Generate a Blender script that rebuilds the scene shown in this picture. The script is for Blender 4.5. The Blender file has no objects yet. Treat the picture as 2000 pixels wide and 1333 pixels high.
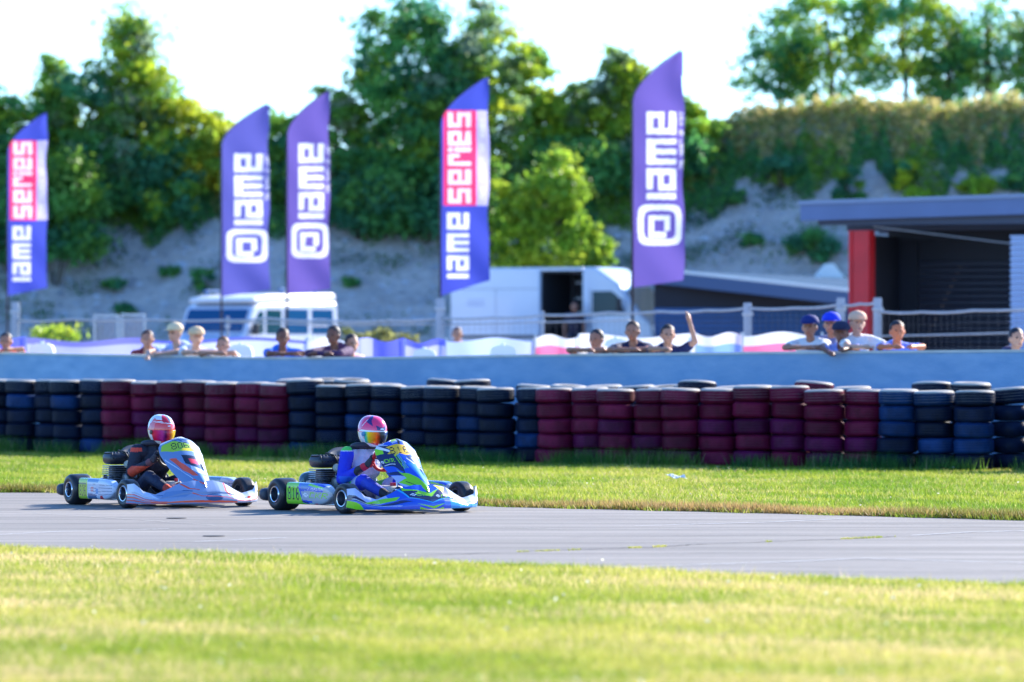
# Kart race seen across the track with a long lens, from 1.45 m above the grass.
import bpy, math, random
import numpy as np
from mathutils import Vector, Matrix, Euler

rnd = random.Random(7)
rng = np.random.default_rng(7)
C = bpy.context.scene.collection
SC = bpy.context.scene
F = 9000.0          # focal length in pixels of the 2000 px wide photograph
CH = 1.45           # camera height
YH = 672.0          # horizon row
SUN_AZ = math.radians(44)      # from +Y towards +X
SUN_EL = math.radians(27)

# ------------------------------------------------------------------ camera
cd = bpy.data.cameras.new('camera'); cam = bpy.data.objects.new('camera', cd); C.objects.link(cam)
cd.sensor_width = 36.0; cd.lens = F/2000*36.0
cd.clip_start = 0.5; cd.clip_end = 4000
cam.location = (0, 0, CH)
cam.rotation_euler = (math.radians(90) + math.atan((YH-666.5)/F), 0, 0)
cd.dof.use_dof = True; cd.dof.focus_distance = 39.6; cd.dof.aperture_fstop = 2.2
SC.camera = cam
# ------------------------------------------------------------------ sky and sun
w = bpy.data.worlds.new("World"); SC.world = w; w.use_nodes = True
wn = w.node_tree; bg = wn.nodes['Background']
sky = wn.nodes.new('ShaderNodeTexSky'); sky.sky_type = 'NISHITA'; sky.sun_disc = False
sky.sun_elevation = SUN_EL; sky.sun_rotation = SUN_AZ; sky.air_density = 1.0; sky.dust_density = 0.2; sky.ozone_density = 10.0
wn.links.new(sky.outputs[0], bg.inputs[0]); bg.inputs[1].default_value = 0.15
sd = bpy.data.lights.new('sun', 'SUN'); sd.energy = 4.6; sd.angle = math.radians(0.5); sd.color = (1.0, 0.93, 0.82)
sun = bpy.data.objects.new('sun', sd); C.objects.link(sun)
SV = Vector((math.sin(SUN_AZ)*math.cos(SUN_EL), math.cos(SUN_AZ)*math.cos(SUN_EL), math.sin(SUN_EL)))
sun.rotation_euler = SV.to_track_quat('Z', 'Y').to_euler(); sun.location = (30, 40, 40)
vs = SC.view_settings; vs.view_transform = 'Standard'; vs.look = 'None'; vs.gamma = 1.0; vs.use_curve_mapping = False
vs.exposure = 1.5
SC.cycles.max_bounces = 6; SC.cycles.transparent_max_bounces = 8; SC.cycles.use_denoising = True

# ------------------------------------------------------------------ helpers
def lin(*c):
    if len(c) == 1: c = c[0]
    o = []
    for v in c[:3]:
        v = v/255.0
        o.append(v/12.92 if v <= 0.04045 else ((v+0.055)/1.055)**2.4)
    return tuple(o)

def at(px, py, d):
    return Vector(((px-1000)/F*d, d, CH-(py-YH)/F*d))
def gx(px, py, z=0.0):
    d = (CH-z)*F/(py-YH)
    return Vector(((px-1000)/F*d, d, z))

MATS = {}
def mat(name, col=(0.5, 0.5, 0.5), rough=0.6, metal=0.0, noise=None, bump=None, coat=0.0, attr=False, trans=0.0,
        spec=0.5, stretch=None, alpha=1.0, noise2=None, emit=None, glass=False):
    if name in MATS: return MATS[name]
    m = bpy.data.materials.new(name); m.use_nodes = True; t = m.node_tree
    b = t.nodes['Principled BSDF']; out = t.nodes['Material Output']
    b.inputs['Roughness'].default_value = rough; b.inputs['Metallic'].default_value = metal
    b.inputs['Coat Weight'].default_value = coat; b.inputs['Coat Roughness'].default_value = 0.08
    b.inputs['Specular IOR Level'].default_value = spec
    b.inputs['Base Color'].default_value = (*col, 1)
    src = None
    if attr:
        a = t.nodes.new('ShaderNodeAttribute'); a.attribute_name = 'Col'; src = a.outputs['Color']
    if noise or bump or noise2:
        geo = t.nodes.new('ShaderNodeTexCoord'); co = geo.outputs['Object']
        if stretch:
            mp = t.nodes.new('ShaderNodeMapping'); mp.inputs['Scale'].default_value = stretch
            t.links.new(co, mp.inputs[0]); co = mp.outputs[0]
    for nz in (noise, noise2):
        if not nz: continue
        n = t.nodes.new('ShaderNodeTexNoise'); n.inputs['Scale'].default_value = nz[0]; n.inputs['Detail'].default_value = 6
        t.links.new(co, n.inputs['Vector'])
        r = t.nodes.new('ShaderNodeMapRange'); r.inputs[1].default_value = 0.3; r.inputs[2].default_value = 0.7
        t.links.new(n.outputs[0], r.inputs[0])
        mx = t.nodes.new('ShaderNodeMix'); mx.data_type = 'RGBA'
        if len(nz) == 3:      # towards a second colour
            mx.inputs[7].default_value = (*nz[2], 1)
            r.inputs[4].default_value = nz[1]
            if src: t.links.new(src, mx.inputs[6])
            else: mx.inputs[6].default_value = (*col, 1)
            t.links.new(r.outputs[0], mx.inputs[0])
        else:
            mx.blend_type = 'MULTIPLY'; mx.inputs[0].default_value = 1.0
            r.inputs[3].default_value = 1-nz[1]; r.inputs[4].default_value = 1+nz[1]
            if src: t.links.new(src, mx.inputs[6])
            else: mx.inputs[6].default_value = (*col, 1)
            t.links.new(r.outputs[0], mx.inputs[7])
        src = mx.outputs[2]
    if src: t.links.new(src, b.inputs['Base Color'])
    if bump:
        n = t.nodes.new('ShaderNodeTexNoise'); n.inputs['Scale'].default_value = bump[0]; n.inputs['Detail'].default_value = 5
        t.links.new(co, n.inputs['Vector'])
        bp = t.nodes.new('ShaderNodeBump'); bp.inputs['Strength'].default_value = 1.0; bp.inputs['Distance'].default_value = bump[1]
        t.links.new(n.outputs[0], bp.inputs['Height']); t.links.new(bp.outputs[0], b.inputs['Normal'])
    if trans > 0:
        tr = t.nodes.new('ShaderNodeBsdfTranslucent'); tr.inputs[0].default_value = (*col, 1)
        if src: t.links.new(src, tr.inputs[0])
        ms = t.nodes.new('ShaderNodeMixShader'); ms.inputs[0].default_value = trans
        t.links.new(b.outputs[0], ms.inputs[1]); t.links.new(tr.outputs[0], ms.inputs[2]); t.links.new(ms.outputs[0], out.inputs[0])
    if glass:
        b.inputs['Transmission Weight'].default_value = 0.0
    MATS[name] = m
    return m

def tag(o, label=None, cat=None, group=None, kind=None):
    if label: o['label'] = label
    if cat: o['category'] = cat
    if group: o['group'] = group
    if kind: o['kind'] = kind
    return o

def empty(name, loc=(0, 0, 0), rz=0.0, parent=None, scale=1.0):
    o = bpy.data.objects.new(name, None); C.objects.link(o)
    o.location = loc; o.rotation_euler = (0, 0, rz); o.scale = (scale,)*3; o.empty_display_size = 0.2
    if parent: o.parent = parent
    return o

def np_mesh(name, V, Fq, col=None, smooth=True):
    """V (N,3); Fq (M,k) all faces with k corners; col (M,3) one colour per face."""
    V = np.asarray(V, np.float32); Fq = np.asarray(Fq, np.int32)
    me = bpy.data.meshes.new(name)
    M, k = Fq.shape
    me.vertices.add(len(V)); me.vertices.foreach_set('co', V.ravel())
    me.loops.add(M*k); me.loops.foreach_set('vertex_index', Fq.ravel())
    me.polygons.add(M); me.polygons.foreach_set('loop_start', np.arange(0, M*k, k, dtype=np.int32))
    me.polygons.foreach_set('use_smooth', np.full(M, smooth))
    me.update(calc_edges=True)
    if col is not None:
        a = me.color_attributes.new('Col', 'FLOAT_COLOR', 'CORNER')
        cc = np.ones((M, k, 4), np.float32); cc[:, :, :3] = np.asarray(col, np.float32)[:, None, :]
        a.data.foreach_set('color', cc.ravel())
    return me

def link(name, me, m, parent=None):
    o = bpy.data.objects.new(name, me); C.objects.link(o)
    if m is not None and len(me.materials) == 0: me.materials.append(m)
    if parent is not None: o.parent = parent
    return o

class MB:
    """Collects shapes into one mesh."""
    def __init__(s): s.V = []; s.Fc = []; s.col = []; s.n = 0
    def add(s, V, Fc, col=None):
        V = [tuple(v) for v in V]
        s.V += V; s.Fc += [tuple(int(i)+s.n for i in f) for f in Fc]; s.n += len(V)
        s.col += [col if col is not None else (0.5, 0.5, 0.5)]*len(Fc)
        return s
    def box(s, c, d, rz=0.0, col=None, M=None, taper=1.0):
        R = M if M is not None else Matrix.Rotation(rz, 3, 'Z')
        vs_ = []
        for z in (-1, 1):
            k = 1.0 if z < 0 else taper
            for x, y in ((-1, -1), (1, -1), (1, 1), (-1, 1)):
                vs_.append(Vector(c)+R @ Vector((x*d[0]/2*k, y*d[1]/2*k, z*d[2]/2)))
        return s.add(vs_, [(3, 2, 1, 0), (4, 5, 6, 7), (0, 1, 5, 4), (1, 2, 6, 5), (2, 3, 7, 6), (3, 0, 4, 7)], col)
    def rbox(s, c, d, r=0.02, seg=3, axis='z', rz=0.0, col=None):
        """box with rounded vertical edges and chamfered ends"""
        hx, hy, hz = d[0]/2, d[1]/2, d[2]/2; r = min(r, hx*0.99, hy*0.99, hz*0.99)
        ring = []
        for cx, cy, a0 in ((hx-r, hy-r, 0), (-hx+r, hy-r, 90), (-hx+r, -hy+r, 180), (hx-r, -hy+r, 270)):
            for i in range(seg+1):
                a = math.radians(a0+90*i/seg); ring.append((cx, cy, math.cos(a), math.sin(a)))
        lv = []
        for i in range(seg+1):
            a = math.pi/2*i/seg; lv.append((-hz+r-r*math.cos(a), r*math.sin(a)))
        for i in range(seg+1):
            a = math.pi/2*i/seg; lv.append((hz-r+r*math.sin(a), r*math.cos(a)))
        R = Matrix.Rotation(rz, 3, 'Z'); V = []; n = len(ring)
        for z, rr in lv:
            for cx, cy, ux, uy in ring:
                V.append(Vector(c)+R @ Vector((cx+ux*rr, cy+uy*rr, z)))
        Fc = []
        for j in range(len(lv)-1):
            for i in range(n):
                Fc.append((j*n+i, j*n+(i+1) % n, (j+1)*n+(i+1) % n, (j+1)*n+i))
        Fc.append(tuple(reversed(range(n)))); Fc.append(tuple((len(lv)-1)*n+i for i in range(n)))
        return s.add(V, Fc, col)
    def tube(s, pts, r, seg=8, col=None, caps=True, closed=False):
        pts = [Vector(p) for p in pts]; n = len(pts)
        if not hasattr(r, '__len__'): r = [r]*n
        V = []; up = None
        for i, p in enumerate(pts):
            if closed: t = pts[(i+1) % n]-pts[i-1]
            else: t = pts[min(i+1, n-1)]-pts[max(i-1, 0)]
            t.normalize()
            if up is None: up = t.orthogonal().normalized()
            else:
                up = (up-t*up.dot(t))
                up = up.normalized() if up.length > 1e-6 else t.orthogonal().normalized()
            sd_ = t.cross(up)
            for k in range(seg):
                a = 2*math.pi*k/seg
                V.append(p+(up*math.cos(a)+sd_*math.sin(a))*r[i])
        Fc = []
        for j in range(n if closed else n-1):
            for k in range(seg):
                a, b = j*seg, ((j+1) % n)*seg
                Fc.append((a+k, a+(k+1) % seg, b+(k+1) % seg, b+k))
        if caps and not closed:
            Fc.append(tuple(reversed(range(seg)))); Fc.append(tuple((n-1)*seg+k for k in range(seg)))
        return s.add(V, Fc, col)
    def lathe(s, prof, c=(0, 0, 0), axis='y', seg=32, col=None, closed=False, ph=0.0, caps=True):
        """prof: list of (along axis, radius)."""
        V = []; c = Vector(c)
        for a_, r in prof:
            for k in range(seg):
                t = 2*math.pi*k/seg+ph; u, v = r*math.cos(t), r*math.sin(t)
                V.append(c+Vector({'y': (u, a_, v), 'x': (a_, u, v), 'z': (u, v, a_)}[axis]))
        Fc = []; n = len(prof)
        for j in range(n if closed else n-1):
            for k in range(seg):
                a, b = j*seg, ((j+1) % n)*seg
                Fc.append((a+k, a+(k+1) % seg, b+(k+1) % seg, b+k) if axis != 'y' else (a+k, b+k, b+(k+1) % seg, a+(k+1) % seg))
        if not closed and caps:
            if prof[0][1] > 1e-5: Fc.append(tuple(range(seg)))
            if prof[-1][1] > 1e-5: Fc.append(tuple((n-1)*seg+k for k in range(seg)))
        return s.add(V, Fc, col)
    def prism(s, poly, a0, a1, plane='xz', col=None):
        """extrude a 2-D outline between a0 and a1 along the third axis"""
        n = len(poly); V = []
        for a in (a0, a1):
            for p in poly:
                V.append({'xz': (p[0], a, p[1]), 'yz': (a, p[0], p[1]), 'xy': (p[0], p[1], a)}[plane])
        Fc = [tuple(range(n)), tuple(reversed(range(n, 2*n)))]
        for i in range(n): Fc.append((i, (i+1) % n, n+(i+1) % n, n+i))
        return s.add(V, Fc, col)
    def mesh(s, name, smooth=False, attr=False):
        me = bpy.data.meshes.new(name); me.from_pydata(s.V, [], s.Fc); me.update()
        if smooth: me.polygons.foreach_set('use_smooth', [True]*len(me.polygons))
        if attr:
            a = me.color_attributes.new('Col', 'FLOAT_COLOR', 'CORNER'); buf = []
            for p, c in zip(me.polygons, s.col): buf += list((*c, 1.0))*p.loop_total
            a.data.foreach_set('color', buf)
        return me
    def obj(s, name, m, parent=None, smooth=False, attr=False, angle=None):
        me = s.mesh(name, smooth or angle is not None, attr)
        if angle is not None: me.set_sharp_from_angle(angle=math.radians(angle))
        # consistent outward normals
        import bmesh
        bm = bmesh.new(); bm.from_mesh(me); bmesh.ops.recalc_face_normals(bm, faces=bm.faces); bm.to_mesh(me); bm.free()
        return link(name, me, m, parent)

def grid(fn, nu, nv, paint=None, name='panel', m=None, parent=None, thick=0.0, smooth=True, closed_u=False):
    """Surface fn(u,v)->(N,3) on [0,1]^2; paint(u,v,P)->(M,3) at face centres; optional thickness."""
    u = np.linspace(0, 1, nu+1); v = np.linspace(0, 1, nv+1)
    U, Vv = np.meshgrid(u, v, indexing='xy')
    P = fn(U.ravel(), Vv.ravel())
    i = np.arange(nu*nv); a = (i//nu)*(nu+1)+i % nu
    Fq = np.stack([a, a+1, a+nu+2, a+nu+1], 1)
    col = None
    if paint is not None:
        cu = (i % nu+0.5)/nu; cv = (i//nu+0.5)/nv
        col = paint(cu, cv, P[Fq].mean(1))
    me = np_mesh(name, P, Fq, col, smooth)
    o = link(name, me, m, parent)
    if thick:
        md = o.modifiers.new('shell', 'SOLIDIFY'); md.thickness = abs(thick); md.offset = -1 if thick > 0 else 1
    return o

def inpoly(x, y, poly):
    ins = np.zeros(x.shape, bool); n = len(poly)
    for i in range(n):
        x0, y0 = poly[i]; x1, y1 = poly[(i+1) % n]
        if y0 == y1: continue
        c = ((y0 > y) != (y1 > y)) & (x < (x1-x0)*(y-y0)/(y1-y0)+x0)
        ins ^= c
    return ins

class Paint:
    """Flat print: coloured polygons and lettering in the sheet's own coordinates."""
    def __init__(s, x, y, base):
        s.x, s.y = np.asarray(x), np.asarray(y); s.c = np.tile(np.array(base, np.float64), (len(s.x), 1))
    def poly(s, pts, col): s.c[inpoly(s.x, s.y, pts)] = col; return s
    def rect(s, x0, y0, x1, y1, col): s.c[(s.x >= x0) & (s.x <= x1) & (s.y >= y0) & (s.y <= y1)] = col; return s
    def line(s, p, q, w_, col):
        p, q = np.array(p, float), np.array(q, float); d = q-p; L = math.hypot(*d)
        t = ((s.x-p[0])*d[0]+(s.y-p[1])*d[1])/(L*L); t = np.clip(t, 0, 1)
        s.c[np.hypot(s.x-p[0]-t*d[0], s.y-p[1]-t*d[1]) < w_/2] = col; return s
    def pline(s, pts, w_, col):
        for a, b in zip(pts[:-1], pts[1:]): s.line(a, b, w_, col)
        return s
    def disc(s, cx, cy, rx, ry, col, n=2.0):
        s.c[(np.abs((s.x-cx)/rx)**n+np.abs((s.y-cy)/ry)**n) < 1] = col; return s
    def ring(s, cx, cy, rx, ry, wx, wy, col, n=4.0):
        o = (np.abs((s.x-cx)/rx)**n+np.abs((s.y-cy)/ry)**n) < 1
        i = (np.abs((s.x-cx)/(rx-wx))**n+np.abs((s.y-cy)/(ry-wy))**n) < 1
        s.c[o & ~i] = col; return s
    def text(s, txt, x0, y0, cw, ch, col, gap=0.2, shear=0.0):
        """pixel lettering; (x0,y0) = lower left, cw x ch = one letter, y grows upwards"""
        for k, chx in enumerate(txt):
            g = FONT.get(chx)
            if g is None: continue
            ox = x0+k*cw*(1+gap); yy = (s.y-y0)/ch; xx = (s.x-ox-shear*(s.y-y0))/cw
            ok = (xx >= 0) & (xx < 1) & (yy >= 0) & (yy < 1)
            ix = np.clip((xx*5).astype(int), 0, 4); iy = np.clip(((1-yy)*7).astype(int), 0, 6)
            G = np.array([[q == '#' for q in row] for row in g])
            s.c[ok & G[iy, ix]] = col
        return s
FONT = {k: v.split('/') for k, v in {
 '0': '.###./#...#/#...#/#...#/#...#/#...#/.###.', '1': '..#../.##../..#../..#../..#../..#../.###.',
 '3': '####./....#/....#/.###./....#/....#/####.', '6': '.###./#..../#..../####./#...#/#...#/.###.',
 '8': '.###./#...#/#...#/.###./#...#/#...#/.###.', 'C': '#####/#..../#..../#..../#..../#..../#####',
 'K': '#...#/#..#./#.#../##.../#.#../#..#./#...#', 'R': '####./#...#/#...#/####./#.#../#..#./#...#',
 'H': '#...#/#...#/#...#/#####/#...#/#...#/#...#', 'E': '#####/#..../#..../####./#..../#..../#####',
 'A': '.###./#...#/#...#/#####/#...#/#...#/#...#', 'T': '#####/..#../..#../..#../..#../..#../..#..',
 'F': '#####/#..../#..../####./#..../#..../#....', 'O': '.###./#...#/#...#/#...#/#...#/#...#/.###.',
 'N': '#...#/##..#/#.#.#/#.#.#/#..##/#...#/#...#', 'S': '.####/#..../#..../.###./....#/....#/####.',
 'M': '#...#/##.##/#.#.#/#...#/#...#/#...#/#...#', 'J': '..###/...#./...#./...#./...#./#..#./.##..',
 '.': '...../...../...../...../...../.##../.##..', 'P': '####./#...#/#...#/####./#..../#..../#....',
 'I': '.###./..#../..#../..#../..#../..#../.###.'}.items()}

# ---- soft bodies: overlapping capsules and ellipsoids fused into one skin
TMP = bpy.data.scenes.new('tmp_build')
def _ico():
    import bmesh
    bm = bmesh.new(); bmesh.ops.create_icosphere(bm, subdivisions=2, radius=1.0)
    V = np.array([v.co[:] for v in bm.verts]); Fc = [tuple(v.index for v in f.verts) for f in bm.faces]; bm.free()
    return V, Fc
ICO = _ico()
def fuse(name, parts, voxel=0.01, smooth=4):
    """parts: ('c', p0, p1, r0, r1, colour) | ('e', centre, (rx,ry,rz), colour, rotation 3x3 or None)"""
    mb = MB()
    for p in parts:
        if p[0] == 'c':
            a, b, r0, r1 = Vector(p[1]), Vector(p[2]), p[3], p[4]
            d = (b-a); L = d.length
            if L < 1e-6: continue
            R = d.to_track_quat('Z', 'Y').to_matrix()
            prof = []
            for k in range(5): t = math.pi/2*k/4; prof.append((-r0*math.cos(t), max(r0*math.sin(t), 0.02*r0)))
            for k in range(5): t = math.pi/2*k/4; prof.append((L+r1*math.sin(t), max(r1*math.cos(t), 0.02*r1)))
            t2 = MB(); t2.lathe(prof, axis='z', seg=14)
            mb.add([a+R @ Vector(v) for v in t2.V], t2.Fc)
        else:
            R = p[4] if len(p) > 4 and p[4] is not None else Matrix.Identity(3)
            cc = Vector(p[1]); rr = p[2]
            mb.add([cc+R @ Vector((v[0]*rr[0], v[1]*rr[1], v[2]*rr[2])) for v in ICO[0]], ICO[1])
    me = mb.mesh('tmp')
    import bmesh
    bm = bmesh.new(); bm.from_mesh(me); bmesh.ops.recalc_face_normals(bm, faces=bm.faces); bm.to_mesh(me); bm.free()
    o = bpy.data.objects.new('tmp', me); TMP.collection.objects.link(o)
    rm = o.modifiers.new('r', 'REMESH'); rm.mode = 'VOXEL'; rm.voxel_size = voxel
    if smooth:
        sm = o.modifiers.new('s', 'SMOOTH'); sm.iterations = smooth; sm.factor = 0.5
    vl = TMP.view_layers[0]; vl.update()
    out = bpy.data.meshes.new_from_object(o.evaluated_get(vl.depsgraph))
    out.name = name
    bpy.data.objects.remove(o); bpy.data.meshes.remove(me)
    n = len(out.polygons); cen = np.zeros(n*3, np.float32); out.polygons.foreach_get('center', cen); cen = cen.reshape(n, 3).astype(float)
    best = np.full(n, 1e9); col = np.zeros((n, 3))
    for p in parts:
        if p[0] == 'c':
            a, b = np.array(p[1], float), np.array(p[2], float); d = b-a
            t = np.clip(((cen-a) @ d)/max(d @ d, 1e-9), 0, 1)
            dist = np.linalg.norm(cen-a-t[:, None]*d, axis=1)-(p[3]+(p[4]-p[3])*t); cc = p[5]
        else:
            R = np.array(p[4]) if len(p) > 4 and p[4] is not None else np.eye(3)
            q = (cen-np.array(p[1], float)) @ R/np.array(p[2], float)
            dist = (np.linalg.norm(q, axis=1)-1)*min(p[2]); cc = p[3]; t = None
        k = dist < best
        cv = cc(cen[k]) if callable(cc) else np.tile(np.array(cc), (k.sum(), 1))
        col[k] = cv; best[k] = dist[k]
    a = out.color_attributes.new('Col', 'FLOAT_COLOR', 'CORNER')
    lt = np.zeros(n, np.int32); out.polygons.foreach_get('loop_total', lt)
    cc = np.ones((len(out.loops), 4), np.float32); cc[:, :3] = np.repeat(col, lt, axis=0)
    a.data.foreach_set('color', cc.ravel())
    out.polygons.foreach_set('use_smooth', [True]*n); out.materials.clear()
    return out
# ================================================================== GROUND, TRACK, WALL
M_soil = mat('soil', lin(128, 136, 58), 0.95, noise=(0.9, 0.35), noise2=(6, 0.5, lin(150, 132, 92)), bump=(30, 0.01))
g = MB(); g.add([(-1500, -300, 0), (1500, -300, 0), (1500, 2500, 0), (-1500, 2500, 0)], [(0, 1, 2, 3)])
tag(g.obj('ground', M_soil), kind='structure')

BACK = [(-40, 66), (-16, 51.5), (-10, 48.2)] + [gx(a, b)[:2] for a, b in ((0, 963), (300, 965), (520, 970), (760, 981), (1000, 992), (1500, 1004), (2000, 1018))] + [(8, 35.2), (14, 31.6), (40, 16)]
FRONT = [(-40, 53), (-16, 40.5), (-8, 35.6)] + [gx(a, b)[:2] for a, b in ((0, 1070), (500, 1086), (1000, 1104), (1500, 1128), (2000, 1143))] + [(6, 25.6), (12, 21), (40, 0)]
def curve_y(pts, x):
    return np.interp(x, [p[0] for p in pts], [p[1] for p in pts])
def road_mat():
    m = mat('asphalt', lin(139, 133, 125), 0.85, noise=(0.35, 0.12), noise2=(60, 0.5, lin(106, 101, 103)), bump=(160, 0.004))
    t = m.node_tree; b = t.nodes['Principled BSDF']; src = b.inputs['Base Color'].links[0].from_socket
    tc = t.nodes.new('ShaderNodeTexCoord'); mp = t.nodes.new('ShaderNodeMapping')
    mp.inputs['Rotation'].default_value = (0, 0, math.radians(31)); mp.inputs['Scale'].default_value = (0.07, 1.9, 1)
    t.links.new(tc.outputs['Object'], mp.inputs[0])
    n = t.nodes.new('ShaderNodeTexNoise'); n.inputs['Scale'].default_value = 1.0; n.inputs['Detail'].default_value = 7; n.inputs['Roughness'].default_value = 0.7
    t.links.new(mp.outputs[0], n.inputs['Vector'])
    r = t.nodes.new('ShaderNodeMapRange'); r.inputs[1].default_value = 0.36; r.inputs[2].default_value = 0.66; r.inputs[3].default_value = 0.60; r.inputs[4].default_value = 1.22
    t.links.new(n.outputs[0], r.inputs[0])
    mx = t.nodes.new('ShaderNodeMix'); mx.data_type = 'RGBA'; mx.blend_type = 'MULTIPLY'; mx.inputs[0].default_value = 1
    t.links.new(src, mx.inputs[6]); t.links.new(r.outputs[0], mx.inputs[7]); t.links.new(mx.outputs[2], b.inputs['Base Color'])
    return m
xs = np.concatenate([np.linspace(-40, -8, 17), np.linspace(-7.5, 7.5, 121), np.linspace(8, 40, 17)])
jb = np.where(np.abs(xs) < 8, 0.06*np.sin(xs*9.1)+0.05*np.sin(xs*23.7+1), 0); jf = np.where(np.abs(xs) < 8, 0.05*np.sin(xs*7.3+2)+0.05*np.sin(xs*19.1), 0)
yb_, yf_ = curve_y(BACK, xs)+jb, curve_y(FRONT, xs)+jf
n = len(xs); V = np.concatenate([np.stack([xs, yf_, np.full(n, .004)], 1), np.stack([xs, yb_, np.full(n, .004)], 1)])
i = np.arange(n-1); Fq = np.stack([i, i+1, n+i+1, n+i], 1)
tag(link('race_track', np_mesh('race_track', V, Fq, smooth=False), road_mat()), kind='structure')

def ribbon(name, pts, w_, m, z=0.008, jitter=0.0):
    """thin sheet following ground points given as photo pixels"""
    P = [gx(*p) for p in pts]; L = []; R = []
    pp = []
    for a, b in zip(P[:-1], P[1:]):
        for k in range(12): pp.append(a.lerp(b, k/12))
    pp.append(P[-1])
    for k, p in enumerate(pp):
        t = (pp[min(k+1, len(pp)-1)]-pp[max(k-1, 0)]).normalized(); s_ = Vector((-t.y, t.x, 0))
        q = p+s_*rnd.uniform(-jitter, jitter); ww = w_*rnd.uniform(0.5, 1.2)
        L.append(q+s_*ww/2); R.append(q-s_*ww/2)
    V = [(v.x, v.y, z) for v in L+R]; n = len(L)
    Fc = [(n+k, n+k+1, k+1, k) for k in range(n-1)]
    mb = MB(); mb.add(V, Fc); return mb.obj(name, m)
M_crack = mat('track_crack', lin(70, 68, 70), 0.95)
M_line = mat('faded_line', lin(205, 205, 205), 0.8, noise=(9, 0.5, lin(150, 148, 150)))
tag(ribbon('track_crack', [(760, 1090), (1000, 1080), (1175, 1074), (1280, 1070), (1365, 1065), (1610, 1056), (1750, 1050)], 0.03, M_crack, jitter=0.02), kind='structure')
tag(ribbon('track_line', [(1100, 1114), (1250, 1109), (1500, 1101), (1690, 1093), (1850, 1098), (2050, 1102)], 0.035, M_line), kind='structure')
tag(ribbon('track_line', [(1240, 1029), (1500, 1022), (1650, 1015)], 0.03, M_line), kind='structure')
tag(ribbon('track_line', [(1780, 1048), (1900, 1041), (2040, 1038)], 0.035, M_line), kind='structure')
tag(ribbon('track_line', [(0, 1046), (120, 1040), (330, 1035)], 0.03, M_line), kind='structure')
tag(ribbon('track_line', [(380, 1060), (480, 1056), (560, 1052)], 0.03, M_line), kind='structure')
for q, (pts_, m_) in enumerate((([(100, 1025), (400, 1020), (700, 1024)], 0), ([(1100, 1052), (1500, 1047), (1900, 1052)], 0), ([(1300, 1082), (1700, 1080), (2000, 1086)], 0), ([(200, 1062), (420, 1065), (600, 1068)], 1), ([(1050, 1012), (1500, 1020), (2000, 1032)], 0), ([(900, 1030), (1150, 1036), (1400, 1033)], 1), ([(1500, 1110), (1800, 1113), (2000, 1117)], 0), ([(0, 1000), (200, 1012), (420, 1028)], 1))):
    tag(ribbon('track_seam', pts_, 0.022, mat('seam_dark', lin(96, 94, 92), 0.9) if m_ == 0 else mat('seam_pale', lin(170, 166, 160), 0.9), jitter=0.015, z=0.007), kind='structure')
# two dark tar patches on the asphalt
for px, py in ((418, 1049), (345, 1014)):
    p = gx(px, py); mb = MB(); mb.lathe([(0.002, 0.085), (0.006, 0.08), (0.006, 0.0)], c=(p.x, p.y, 0.004), axis='z', seg=20)
    tag(mb.obj('tar_patch', mat('tar', (0.03, 0.03, 0.033), 0.8)), kind='structure')

# concrete wall behind the tyres
WALL = [(-1100, 73.0, 686), (-400, 68.0, 686), (0, 65.2, 688), (260, 63.4, 693), (520, 61.6, 698), (760, 60.0, 697), (1000, 58.6, 693), (1250, 57.4, 690), (1500, 56.4, 687), (2000, 54.9, 683), (2400, 53.8, 681), (3200, 51.6, 679)]
def wall_at(px):
    d = float(np.interp(px, [q[0] for q in WALL], [q[1] for q in WALL])); y = float(np.interp(px, [q[0] for q in WALL], [q[2] for q in WALL]))
    return at(px, y, d)
def padz(y): return 0.25+0.0055*(y-60)
M_conc = mat('wall_concrete', lin(146, 176, 206), 0.8, noise=(0.35, 0.16), noise2=(3.5, 0.55, lin(104, 148, 190)), bump=(30, 0.006), stretch=(1, 1, 2.5))
M_cap = mat('wall_cap', lin(205, 205, 200), 0.8, noise=(4, 0.12))
pxs = list(range(-1100, 3201, 50)); mb = MB(); cap = MB()
tops = [wall_at(p) for p in pxs]; n = len(tops)
V = []
for k, p in enumerate(tops):
    t = (tops[min(k+1, n-1)]-tops[max(k-1, 0)]); t.z = 0; t.normalize(); nn = Vector((-t.y, t.x, 0))
    V += [(p.x, p.y, -0.1), (p.x, p.y, p.z-0.03), (p.x+nn.x*.2, p.y+nn.y*.2, p.z-0.03), (p.x+nn.x*.2, p.y+nn.y*.2, -0.1)]
    a, b = p-nn*0.012, p+nn*0.212
    cap.add([(a.x, a.y, p.z-0.03), (a.x, a.y, p.z), (b.x, b.y, p.z), (b.x, b.y, p.z-0.03)], [])
mb.add(V, [(4*k+j, 4*(k+1)+j, 4*(k+1)+(j+1) % 4, 4*k+(j+1) % 4) for k in range(n-1) for j in range(4)]+[(0, 1, 2, 3)])
cap.Fc = [(4*k+j, 4*(k+1)+j, 4*(k+1)+(j+1) % 4, 4*k+(j+1) % 4) for k in range(n-1) for j in range(4)]; cap.col = [(0, 0, 0)]*len(cap.Fc)
wr = mb.obj('concrete_wall', M_conc); cap.obj('wall_cap', M_cap, wr)
tag(wr, 'long low grey concrete wall behind the tyres with spectators leaning on it', 'wall')
# paddock ground behind the wall
M_pad = mat('paddock_gravel', lin(150, 144, 138), 0.95, noise=(1.2, 0.2), bump=(40, 0.01))
mb = MB(); V = []
for k, p in enumerate(tops):
    for y in (None, 75, 90, 110, 135, 160): yy = p.y+0.15 if y is None else y+0.0; V.append((p.x*(yy/p.y) if y else p.x, yy, padz(yy)))
mb.add(V, [(6*k+j, 6*(k+1)+j, 6*(k+1)+j+1, 6*k+j+1) for k in range(n-1) for j in range(5)])
tag(mb.obj('paddock_ground', M_pad), kind='structure')

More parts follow.
